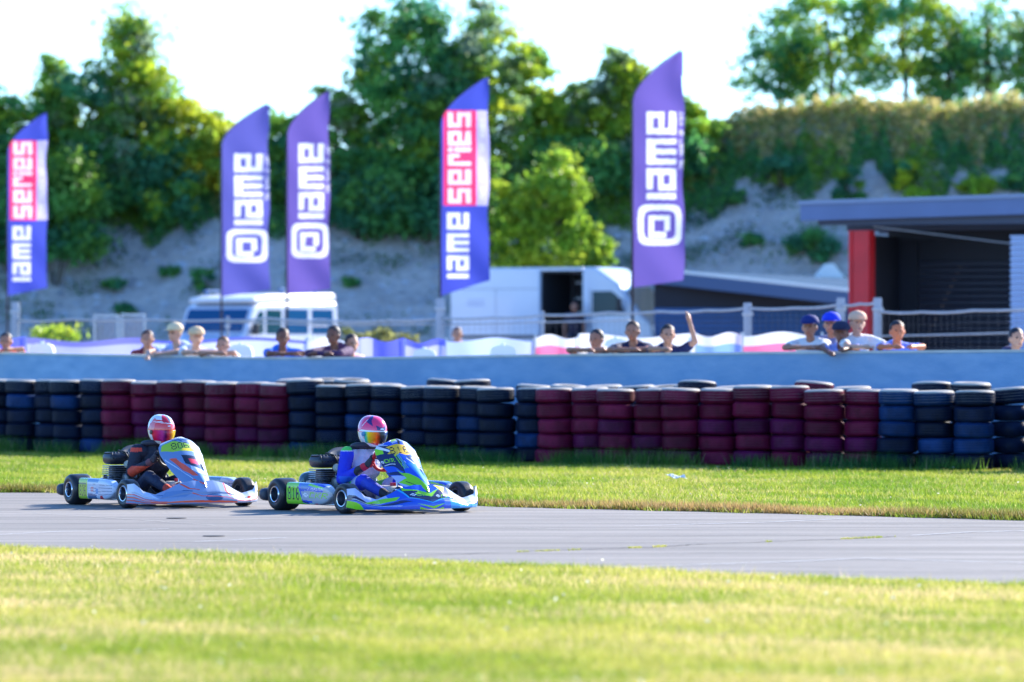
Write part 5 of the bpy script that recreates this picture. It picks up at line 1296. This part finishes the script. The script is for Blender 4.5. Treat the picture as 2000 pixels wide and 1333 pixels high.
def build_kart(k, loc, rz, label, scale=1.0):
    K = empty('racing_kart', loc, rz, scale=scale)
    for s_ in (-1, 1):
        wheel(K, 0, s_*.585, .14, .21, s_); wheel(K, 1.04, s_*.572, .129, .13, s_, math.radians(4))
    # chassis tubes
    mb = MB()
    for s_ in (-1, 1):
        mb.tube([(-.12, s_*.30, .075), (.30, s_*.31, .06), (.62, s_*.30, .055), (.98, s_*.20, .055), (1.22, s_*.17, .06), (1.30, s_*.10, .07)], .015, 8)
        mb.tube([(1.04, s_*.22, .075), (1.04, s_*.47, .10)], .012, 8)
    for x in (-.05, .22, .62, 1.0): mb.tube([(x, -.30 if x < .9 else -.2, .065), (x, .30 if x < .9 else .2, .065)], .014, 8)
    mb.tube([(1.30, -.10, .07), (1.32, 0, .07), (1.30, .10, .07)], .015, 8); mb.obj('frame', M_tube, K, smooth=True)
    mb = MB(); mb.tube([(1.22, -.18, .08), (1.38, -.20, .12), (1.40, 0, .13), (1.38, .20, .12), (1.22, .18, .08)], .01, 8)
    mb.tube([(1.22, -.14, .08), (1.36, -.15, .20), (1.38, 0, .20), (1.36, .15, .20), (1.22, .14, .08)], .008, 8); mb.obj('front_bumper', M_chrome, K, smooth=True)
    for s_ in (-1, 1):
        mb = MB()
        for z, yy in ((.07, .60), (.15, .57)): mb.tube([(.20, s_*.30, .065), (.24, s_*yy*.97, z), (.40, s_*yy, z), (.74, s_*yy, z), (.82, s_*yy*.9, z), (.86, s_*.26, .06)], .009, 8)
        mb.obj('side_bumper', M_chrome, K, smooth=True)
    mb = MB(); mb.prism([(.50, -.26), (.98, -.19), (1.28, -.14), (1.28, .14), (.98, .19), (.50, .26)], .034, .040, plane='xy'); mb.obj('floor_tray', mat('tray_alloy', (.55, .56, .58), .35, .8), K)
    mb = MB(); mb.tube([(0, -.56, .14), (0, .56, .14)], .02, 14); mb.obj('rear_axle', M_chrome, K, smooth=True)
    mb = MB(); mb.lathe([(.20, .085), (.212, .085), (.212, .03), (.20, .03)], c=(0, .0, .14), seg=30, closed=True); mb.obj('brake_disc', M_chrome, K)
    mb = MB(); mb.lathe([(-.10, .092), (-.094, .092), (-.094, .03), (-.10, .03)], c=(0, -.0, .14), seg=30, closed=True); mb.obj('sprocket', M_chrome, K)
    # seat shell
    def seat(u, v):
        y = (u-.5)*2; s = v
        x = np.interp(s, [0, .35, .6, .8, 1], [.02, .12, .24, .42, .62]); z = np.interp(s, [0, .35, .6, .8, 1], [.54, .28, .10, .055, .10])
        side = np.abs(y)**3; return np.stack([x+.05*side*(s < .5), y*(.19-.02*s), z+side*np.interp(s, [0, .3, .6, 1], [-.05, .02, .20, .08])], 1)
    grid(seat, 18, 20, None, 'seat', M_seat, K, thick=.006)
    # engine on the near side
    ex, ey = .17, -.27
    en = MB(); en.rbox((ex, ey, .145), (.17, .20, .13), r=.03); en.lathe([(-.11, .055), (-.13, .05), (-.14, .0)], c=(ex, ey, .14), seg=20); eo = en.obj('engine_block', mat('engine_alloy', (.16, .17, .19), .4, .7), K, angle=35)
    for q in range(9):
        f = MB(); f.rbox((ex, ey, .222+q*.0165), (.205+.006*(q % 2), .225, .006), r=.003, seg=1); f.obj('cooling_fin', mat('fin_alloy', (.42, .44, .48), .3, .9), eo)
    f = MB(); f.rbox((ex, ey, .285), (.13, .14, .14), r=.02); f.obj('cylinder', M_blk, eo)
    hd = MB(); V = []
    hd.rbox((ex, ey, .420), (.225, .235, .105), r=.045, seg=4); ho = hd.obj('engine_cowl', M_blk, K, angle=40)
    for q in range(7):
        r_ = MB(); r_.tube([(ex-.112, ey-.095+q*.032, .42), (ex-.07, ey-.095+q*.032, .472), (ex+.07, ey-.095+q*.032, .477), (ex+.114, ey-.095+q*.032, .42)], .0075, 6); r_.obj('cowl_rib', M_blk, ho, smooth=True)
    mb = MB(); mb.tube([(ex, ey, .475), (ex+.01, ey, .495), (ex+.09, ey+.03, .48), (ex+.13, ey+.05, .42)], .008, 6); mb.obj('spark_lead', M_cable, K, smooth=True)
    mb = MB(); mb.tube([(ex-.05, ey-.10, .26), (ex-.10, ey-.10, .16), (ex-.16, ey+.05, .14), (ex-.19, ey+.30, .15)], [.022, .026, .03, .035], 10); mb.lathe([(-.02, .03), (0, .052), (.30, .052), (.33, .03), (.34, .02)], c=(ex-.20, ey+.30, .15), seg=20); mb.obj('exhaust', mat('exhaust_steel', (.40, .36, .34), .35, .9, noise=(8, .3)), K, angle=40)
    mb = MB(); mb.rbox((ex+.17, ey+.03, .235), (.10, .11, .12), r=.03, seg=4); mb.tube([(ex+.1, ey, .22), (ex+.16, ey, .22)], .03, 10); mb.obj('carburettor', mat('engine_alloy'), K, angle=40)
    mb = MB(); mb.lathe([(-.0, .02), (.01, .034), (.07, .034), (.08, .02)], c=(ex+.12, ey+.03, .37), axis='x', seg=20); mb.obj('air_intake', mat('intake_pale', (.45, .47, .42), .4), K, angle=40)
    for (a, b, c_) in (((ex+.2, ey, .42), (ex+.3, ey+.05, .34), (.62, -.2, .12)), ((ex+.1, ey+.06, .44), (.32, -.20, .36), (.42, -.25, .10))):
        mb = MB(); mb.tube([a, b, c_], .006, 6); mb.obj('hose', M_cable, K, smooth=True)
    # fuel tank, steering, pedals
    mb = MB(); mb.rbox((.80, 0, .14), (.24, .17, .17), r=.04, seg=4); tk = mb.obj('fuel_tank', mat('tank_white' if k == 1 else 'tank_beige', (.62, .60, .54), .4), K, angle=40)
    mb = MB(); mb.lathe([(.225, .03), (.25, .03), (.25, 0)], c=(.86, 0, 0), axis='z', seg=14); mb.obj('filler_cap', mat('cap_red_k', (.6, .02, .04), .4), tk)
    ctr = Vector((.80, 0, .475)); nrm = Vector((-.78, 0, .62)).normalized(); upv = Vector((.62, 0, .78)); sdv = Vector((0, 1, 0))
    mb = MB(); ring = []; cols = []
    for q in range(36):
        a = 2*math.pi*q/36; rr = .158*(1 if abs(math.sin(a)) < .8 or math.sin(a) < 0 else .90); ring.append(ctr+sdv*math.cos(a)*rr+upv*math.sin(a)*rr*.98)
    rc = (.55, .01, .03) if k == 1 else (.015, .015, .02)
    mb.tube(ring, .0155, 10, closed=True); sw = mb.obj('steering_wheel', mat('wheel_grip_%d' % k, rc, .55), K, smooth=True)
    mb = MB()
    for a in (.0, math.pi, -math.pi/2): mb.tube([ctr+nrm*-.01, ctr+(sdv*math.cos(a)+upv*math.sin(a))*.155], .009, 6)
    mb.lathe([(-.01, .04), (.01, .04), (.012, 0)], axis='x', seg=14, c=(ctr.x, 0, ctr.z)); mb.obj('spoke', M_tube, sw)
    mb = MB(); mb.tube([ctr, ctr-nrm*.42], .010, 8); mb.obj('steering_column', M_chrome, K, smooth=True)
    for s_ in (-1, 1):
        mb = MB(); mb.tube([(1.18, s_*.12, .06), (1.16, s_*.12, .18), (1.16, s_*.08, .20)], .008, 6); mb.tube([(1.16, s_*.08, .20), (1.16, s_*.17, .20)], .008, 6); mb.obj('pedal', M_chrome, K, smooth=True)
        mb = MB(); mb.tube([(1.0, s_*.04, .10), (1.02, s_*.47, .12)], .006, 6); mb.obj('tie_rod', M_chrome, K, smooth=True)
    # nassau support and water-like clutter
    mb = MB(); mb.tube([(.95, -.07, .42), (1.02, -.07, .30), (1.16, -.12, .07)], .007, 6); mb.tube([(.95, .07, .42), (1.02, .07, .30), (1.16, .12, .07)], .007, 6); mb.obj('fairing_bracket', M_chrome, K, smooth=True)
    # side pods: closed rounded shells
    pf = pod_paint(k)
    for s_ in (-1, 1):
        def pod(u, v, s_=s_):
            x = .165+u*.72; t = np.clip((u-.70)/.30, 0, 1); e_ = np.sqrt(np.maximum(1-t**2.2, 0.0008)); tr = np.clip(u/.02, 0.0, 1)
            a = 2*np.pi*v; n = 5.0; ca, sa = np.cos(a), np.sin(a); q = (np.abs(ca)**n+np.abs(sa)**n)**(-1/n)
            yy = .055*q*ca*np.where(e_ < .3, .5, 1)*(0.35+.65*e_)*(.4+.6*tr); zz = .093*q*sa*e_*(.9+.1*tr)*(1.03-.05*u)
            return np.stack([x, s_*(.612+yy*(1 if s_ > 0 else 1)), .155+zz+.004*u], 1)
        def pp(u, v, P): return pf((P[:, 0]-.165)/.72, (P[:, 2]-.062)/.186)
        grid(pod, 150, 120, pp, 'side_pod', M_body, K)
        mb = MB(); mb.prism([(.167, s_*.612-.05), (.172, s_*.612-.05), (.172, s_*.612+.05), (.167, s_*.612+.05)], .07, .24, plane='xy'); mb.obj('pod_end', M_blk, K)
    # rear bumper: three moulded lobes
    bp = bumper_paint(k)
    def lobe(y0, y1, x, z0, z1, nm, paintf, m):
        def fn(u, v):
            y = y0+(y1-y0)*u; e_ = np.maximum(1-np.abs(2*u-1)**8, 0.001)**.5; a = 2*np.pi*v; n = 3.5; q = (np.abs(np.cos(a))**n+np.abs(np.sin(a))**n)**(-1/n)
            return np.stack([x+.05*q*np.cos(a)*e_, y, (z0+z1)/2+(z1-z0)/2*q*np.sin(a)*e_], 1)
        grid(fn, 50, 40, paintf, nm, m, K)
    lobe(-.30, .30, -.235, .10, .325 if k == 1 else .24, 'rear_bumper_centre', lambda u, v, P: bp((P[:, 1]+.30)/.6, (P[:, 2]-.10)/.2), M_body)
    for s_ in (-1, 1):
        lobe(*( (-.70, -.28) if s_ < 0 else (.28, .70)), -.225, .075, .19, 'rear_bumper_end', None, mat('bumper_grey', (.035, .045, .07), .45))
    # front fairing (number panel)
    nf = nassau_paint(k)
    def nas(u, v):
        a = (u-.5)*2; w_ = np.interp(v, [0, .06, .16, .30, .48, .7, .88, 1.0], [.095, .160, .200, .208, .188, .160, .130, .080])
        x0 = np.interp(v, [0, .1, .25, .5, .75, .92, 1], [.91, .95, 1.00, 1.13, 1.28, 1.385, 1.42]); z0 = np.interp(v, [0, .08, .25, .5, .75, .92, 1], [.625, .61, .53, .415, .305, .225, .18])
        cr = a**2; ridge = .012*np.exp(-(a/.25)**2)*np.clip(v*3-1, 0, 1)
        x = x0-cr*(.085+.02*v)+ridge; z = z0-cr*np.interp(v, [0, .2, .6, 1], [.05, .045, .05, .03])+ridge*.6-.02*np.exp(-((np.abs(a)-.55)/.12)**2)*np.exp(-((v-.55)/.16)**2)
        return np.stack([x, a*w_, z], 1)
    grid(nas, 150, 190, lambda u, v, P: nf((u-.5)*2, 1-v), 'front_fairing', M_body, K, thick=.004)
    # front spoiler
    sf = spoiler_paint(k)
    def spo(u, v):
        a = (u-.5)*2; aa = np.abs(a)
        yl = np.sign(a)*np.interp(aa, [0, .3, .6, .8, .92, 1], [0, .21, .42, .55, .615, .645])
        xl = np.interp(aa, [0, .2, .45, .7, .85, .94, 1], [1.50, 1.49, 1.45, 1.38, 1.31, 1.24, 1.15])
        zt = np.interp(aa, [0, .15, .32, .48, .62, .80, .92, 1], [.245, .245, .222, .165, .125, .155, .225, .215])
        back = np.interp(aa, [0, .2, .4, .6, .8, 1], [.135, .13, .13, .12, .05, .008])
        zb = .042+.0*aa; z = zb+(zt-zb)*v; x = xl-back*v**1.3+.018*np.sin(v*np.pi)*(1-aa*.6)-.02*(1-v)**4
        crease = -.010*np.exp(-((v-.42-.1*aa)/.06)**2)*(aa < .95)
        return np.stack([x+crease, yl*(1-.01*v), z], 1)
    grid(spo, 260, 100, lambda u, v, P: sf((u-.5)*2, v), 'front_spoiler', M_body, K, thick=.004)
    return tag(K, label, 'kart', 'karts racing on the track')

def helmet_paint(k):
    def f(th, z, P):   # th: angle from forward (rad, near side negative), z 0 bottom .. 1 crown
        x = th
        if k == 1:
            pt = Paint(x, z, (.70, .72, .78)); pt.rect(-3.2, .46, 3.2, 1.1, (.88, .03, .16)); pt.rect(-1.9, .47, 1.9, .535, (.74, .76, .84)); pt.pline([(-1.9, .5), (-1.55, .72), (-1.35, .86), (-.9, .95)], .035, (.74, .76, .84)); pt.pline([(1.9, .5), (1.55, .72), (1.35, .86), (.9, .95)], .035, (.74, .76, .84))
            pt.poly([(-1.25, 1.0), (-1.3, .80), (-.75, .68), (-.9, .86), (-.7, 1.0)], (.03, .01, .16)); pt.poly([(-.45, .56), (-.55, .72), (-.2, .66), (.12, .66), (.42, .74), (.35, .56), (0, .54)], (.03, .01, .14)); pt.disc(-.05, .60, .16, .03, WH)
            pt.poly([(-2.9, .95), (-1.9, .9), (-1.6, .62), (-1.75, .50), (-2.3, .55), (-3.0, .5)], (.80, .12, .28)); pt.poly([(2.9, .95), (1.9, .9), (1.6, .62), (1.75, .50), (2.3, .55), (3.0, .5)], (.80, .12, .28))
            pt.poly([(-1.5, .30), (-.4, .22), (-.3, .05), (-1.2, .12)], (.75, .03, .10)); pt.poly([(-.9, .24), (-.3, .22), (-.3, .12), (-.8, .14)], NUM); pt.poly([(1.5, .30), (.4, .22), (.3, .05), (1.2, .12)], (.75, .03, .10))
        else:
            pt = Paint(x, z, (.74, .74, .78)); pt.poly([(-1.9, .46), (-1.7, .70), (-1.2, .84), (1.6, .86), (1.8, .46)], (.84, .05, .05)); pt.pline([(-1.5, .74), (-.6, .80), (.4, .74)], .03, (.74, .74, .78)); pt.poly([(-.7, 1.0), (-.5, .78), (.2, .74), (.1, 1.0)], (.65, .01, .04)); pt.poly([(.0, .98), (.3, .98), (.5, .76), (.1, .76)], (.12, .16, .22))
            pt.poly([(-1.5, .9), (-1.7, .5), (-1.4, .3), (-1.2, .5), (-1.1, .84)], (.78, .18, .2)); pt.poly([(-.9, .28), (.9, .28), (.7, -.1), (-.5, -.1)], (.82, .08, .04)); pt.line((-1.4, .78), (1.4, .70), .02, WH); pt.rect(-.12, .63, .16, .67, WH)
        return pt.c
    return f
def visor_reflection_paint(k):  # reflections of the mirrored iridium coating, painted as fixed colour bands
    def f(u):
        if k == 1: st = [(0, (.02, .45, .60)), (.06, (.05, .60, .30)), (.11, (.85, .75, .01)), (.19, (.90, .42, .01)), (.32, (.88, .13, .01)), (.38, (.30, .04, .01)), (.42, (.03, .02, .02)), (.52, (.01, .02, .05)), (.62, (.01, .04, .20)), (1, (.02, .12, .30))]
        else: st = [(0, (.80, .02, .03)), (.14, (.75, .01, .10)), (.30, (.45, .02, .25)), (.40, (.10, .0, .06)), (.48, (.65, .02, .05)), (.56, (.75, .15, .02)), (.66, (.80, .5, .03)), (1, (.80, .5, .05))]
        xs_ = [q[0] for q in st]; return np.stack([np.interp(u, xs_, [q[1][j] for q in st]) for j in range(3)], 1)
    return f
def make_helmet(k, parent, c, yaw, pitch=0.08):
    hp = helmet_paint(k); H = empty('helmet', c, 0, parent); H.rotation_euler = (0, pitch, yaw)
    def shell(th, ph, g=0.0):
        """th around (0 = forward), ph from -1 bottom to 1 crown"""
        zc = np.sin(ph*np.pi/2); rc = np.cos(ph*np.pi/2)**.80
        rx = .142+g; ry = .118+g; front = np.maximum(np.cos(th), 0); low = np.clip(-zc, 0, 1)
        x = rx*rc*np.cos(th)*(1+.07*front*low)+front**2*low*.020-.018*np.maximum(-np.cos(th), 0)*np.clip(zc, 0, 1)
        y = ry*rc*np.sin(th)*(1-.10*low); z = (.138+g)*zc*np.where(zc > 0, 1, 1.0)
        return np.stack([x-.004, y, z], 1)
    def fn(u, v):
        th = (u-.5)*2*np.pi; ph = -.80+1.80*v; return shell(th, ph)
    def pf(u, v, P): return hp((u-.5)*2*np.pi, (P[:, 2]+.125)/.263, P)
    grid(fn, 130, 90, pf, 'helmet_shell', mat('helmet_paint', (0, 0, 0), 0.18, attr=True, coat=.8), H)
    vp = visor_reflection_paint(k)
    def vf(u, v): th = (u-.5)*2*1.38; ph = -.46+.50*v*(1-.10*np.abs(u-.5)); return shell(th, ph, .0045)
    o = grid(vf, 60, 24, lambda u, v, P: vp(u), 'visor', mat('iridium_painted_sheen', (0, 0, 0), 0.15, .25, attr=True, coat=.25, spec=.3), H, thick=.003)
    for s_ in (-1, 1):
        mb = MB(); mb.lathe([(0, .022), (s_*.006, .02), (s_*.007, 0)], c=(.02, s_*.119, -.018), seg=16); mb.obj('visor_pivot', mat('pivot_blue' if k == 1 else 'pivot_black', (.02, .2, .4) if k == 1 else (.02, .02, .02), .3), H)
    # rolled lower edge and rear spoiler lip
    mb = MB(); ring = [Vector(shell(np.array([a]), np.array([-.80]))[0]) for a in np.linspace(0, 2*math.pi, 32, endpoint=False)]
    mb.tube(ring, .009, 8, closed=True); mb.obj('lower_edge', M_blk, H, smooth=True)
    return H

def driver(k, kart, label):
    P0 = kart.location; root = empty('person', P0, kart.rotation_euler.z, scale=kart.scale[0])
    if k == 1:
        TOR = (.42, .44, .60); SLV = (.012, .03, .60); SHO = (.10, .62, .10); THI = (.40, .42, .62); KN = (.012, .03, .55); SHN = (.02, .05, .45); GL1 = (.02, .02, .03); GL2 = (.60, .01, .04); BT = (.05, .07, .10)
        def upper(c): 
            t = c[:, 2]; o = np.tile(SLV, (len(c), 1)); o[t > .512] = (.5, .55, .7); o[t > .522] = SHO; return o
        def fore(c): o = np.tile(SLV, (len(c), 1)); o[c[:, 2] < .30] = (.02, .12, .7); o[(c[:, 0] > .60)] = GL1; return o
        def thigh(c): o = np.tile(THI, (len(c), 1)); o[(c[:, 0] < .52)] = (.10, .55, .10); o[(c[:, 0] < .46) & (c[:, 2] < .2)] = THI; o[c[:, 0] > .64] = KN; return o
        def torso(c): o = np.tile(TOR, (len(c), 1)); o[np.abs(c[:, 1]) > .15] = SLV; o[(c[:, 2] > .53)] = (.02, .02, .03); return o
        def shin(c): o = np.tile(SHN, (len(c), 1)); o[c[:, 0] > .93] = GL1; return o
    else:
        NV = (.008, .010, .028); TOR = NV; GL1 = (.03, .02, .03); GL2 = (.16, .05, .06); BT = (.50, .06, .03)
        def upper(c): o = np.tile(NV, (len(c), 1)); o[(c[:, 2] > .485) & (c[:, 2] < .525)] = (.72, .06, .03); return o
        def fore(c): o = np.tile((.70, .07, .03), (len(c), 1)); o[c[:, 2] > .36] = NV; return o
        def thigh(c): return np.tile((.010, .016, .05), (len(c), 1))
        def torso(c): return np.tile(NV, (len(c), 1))
        def shin(c): o = np.tile((.010, .016, .05), (len(c), 1)); o[c[:, 0] > .94] = (.65, .06, .03); return o
    SHR = {-1: Vector((.38, -.175, .495)), 1: Vector((.38, .175, .495))}
    EL = {-1: Vector((.44, -.265, .275)), 1: Vector((.46, .265, .29))}
    GR = {-1: Vector((.765, -.140, .43)), 1: Vector((.80, .155, .49))}      # where the hands hold the rim
    if k == 2: GR[-1] = Vector((.765, -.150, .44)); EL[-1] = Vector((.42, -.255, .30))
    P = [('c', (.30, 0, .17), (.34, 0, .34), .135, .135, torso), ('c', (.34, 0, .34), (.385, 0, .47), .135, .115, torso), ('c', (.38, -.13, .485), (.38, .13, .485), .075, .075, torso),
         ('e', (.40, 0, .38), (.12, .15, .14), torso), ('c', (.385, 0, .50), (.45, 0, .60), .062, .055, (.02, .02, .03) if k == 2 else torso), ('c', (.30, -.09, .15), (.30, .09, .15), .11, .11, torso),
         ('e', (.40, 0, .545), (.085, .10, .035), (.02, .02, .03))]
    for s_ in (-1, 1):
        wr = GR[s_]+Vector((-.075, s_*.028, -.035))
        P += [('c', SHR[s_], EL[s_], .064, .050, upper), ('e', SHR[s_], (.07, .062, .065), upper), ('c', EL[s_], wr, .050, .030, fore)]
        hipj = Vector((.34, s_*.11, .15)); kn = Vector((.70, s_*.205, .265)); an = Vector((1.02, s_*.125, .125))
        P += [('c', hipj, kn, .085, .060, thigh), ('e', kn, (.068, .06, .062), thigh), ('c', kn, an, .058, .038, shin), ('c', an+Vector((-.02, 0, -.03)), an+Vector((.12, 0, .075)), .035, .030, BT), ('c', an+Vector((-.03, 0, -.035)), an+Vector((.0, 0, .02)), .036, .036, BT)]
    link('suit', fuse('driver_body', P, .0085, 4), mat('race_suit', (0, 0, 0), .65, attr=True, bump=(16, .022), noise=(6, .12)), root)
    # gloves: palm, four fingers curled round the rim, thumb
    nrm = Vector((-.78, 0, .62)); upv = Vector((.62, 0, .78))
    for s_ in (-1, 1):
        g = GR[s_]; wr = g+Vector((-.075, s_*.028, -.035)); out = Vector((0, s_, 0)); palm = g+nrm*.022+out*.012
        Q = [('c', wr, palm+Vector((-.012, 0, -.01)), .029, .033, GL1), ('c', palm+upv*-.022, palm+upv*.030, .026, .026, GL1), ('c', wr+Vector((-.03, s_*.01, -.012)), wr, .036, .031, GL2)]
        for q in range(4):
            o = palm+upv*(.036-.024*q)+out*.012; L = (.92, 1.0, .96, .80)[q]
            a = o+(out*.020-nrm*.020)*L; b = a+(-nrm*.030-out*.002)*L; c_ = b+(-out*.022-nrm*.006)*L
            Q += [('c', o, a, .0105, .0102, GL1), ('c', a, b, .0102, .0095, GL1), ('c', b, c_, .0095, .0085, GL2 if k == 1 else GL1)]
        t0 = palm+upv*.022-out*.012; t1 = t0+upv*.014-out*.016-nrm*.010; t2 = t1-nrm*.022-out*.006+upv*.006
        Q += [('c', t0, t1, .013, .011, GL2 if k == 1 else GL1), ('c', t1, t2, .011, .009, GL1)]
        link('glove', fuse('driver_glove', Q, .0042, 2), mat('glove_cloth', (0, 0, 0), .7, attr=True), root)
    make_helmet(k, root, (.485, .02, .685), math.radians(8 if k == 1 else 4))
    # neck brace collar
    mb = MB(); ring = [Vector((.40+.095*math.cos(a), .115*math.sin(a), .560+.012*math.cos(a))) for a in np.linspace(0, 2*math.pi, 28, endpoint=False)]
    mb.tube(ring, .026, 10, closed=True); mb.obj('neck_collar', mat('collar_black', (.02, .022, .04), .6), root, smooth=True)
    return tag(root, label, 'person', 'kart drivers')

k1 = build_kart(1, (-1.49, 40.4, .004), math.radians(-57), 'blue and lime racing kart with number 816, leading')
driver(1, k1, 'driver in pink helmet and blue and white suit gripping a red steering wheel')
k2 = build_kart(2, (-3.40, 41.75, .004), math.radians(-60), 'pale grey and orange-red racing kart following behind', .985)
driver(2, k2, 'driver in red and white helmet and dark suit with orange forearm')
bpy.data.scenes.remove(TMP)
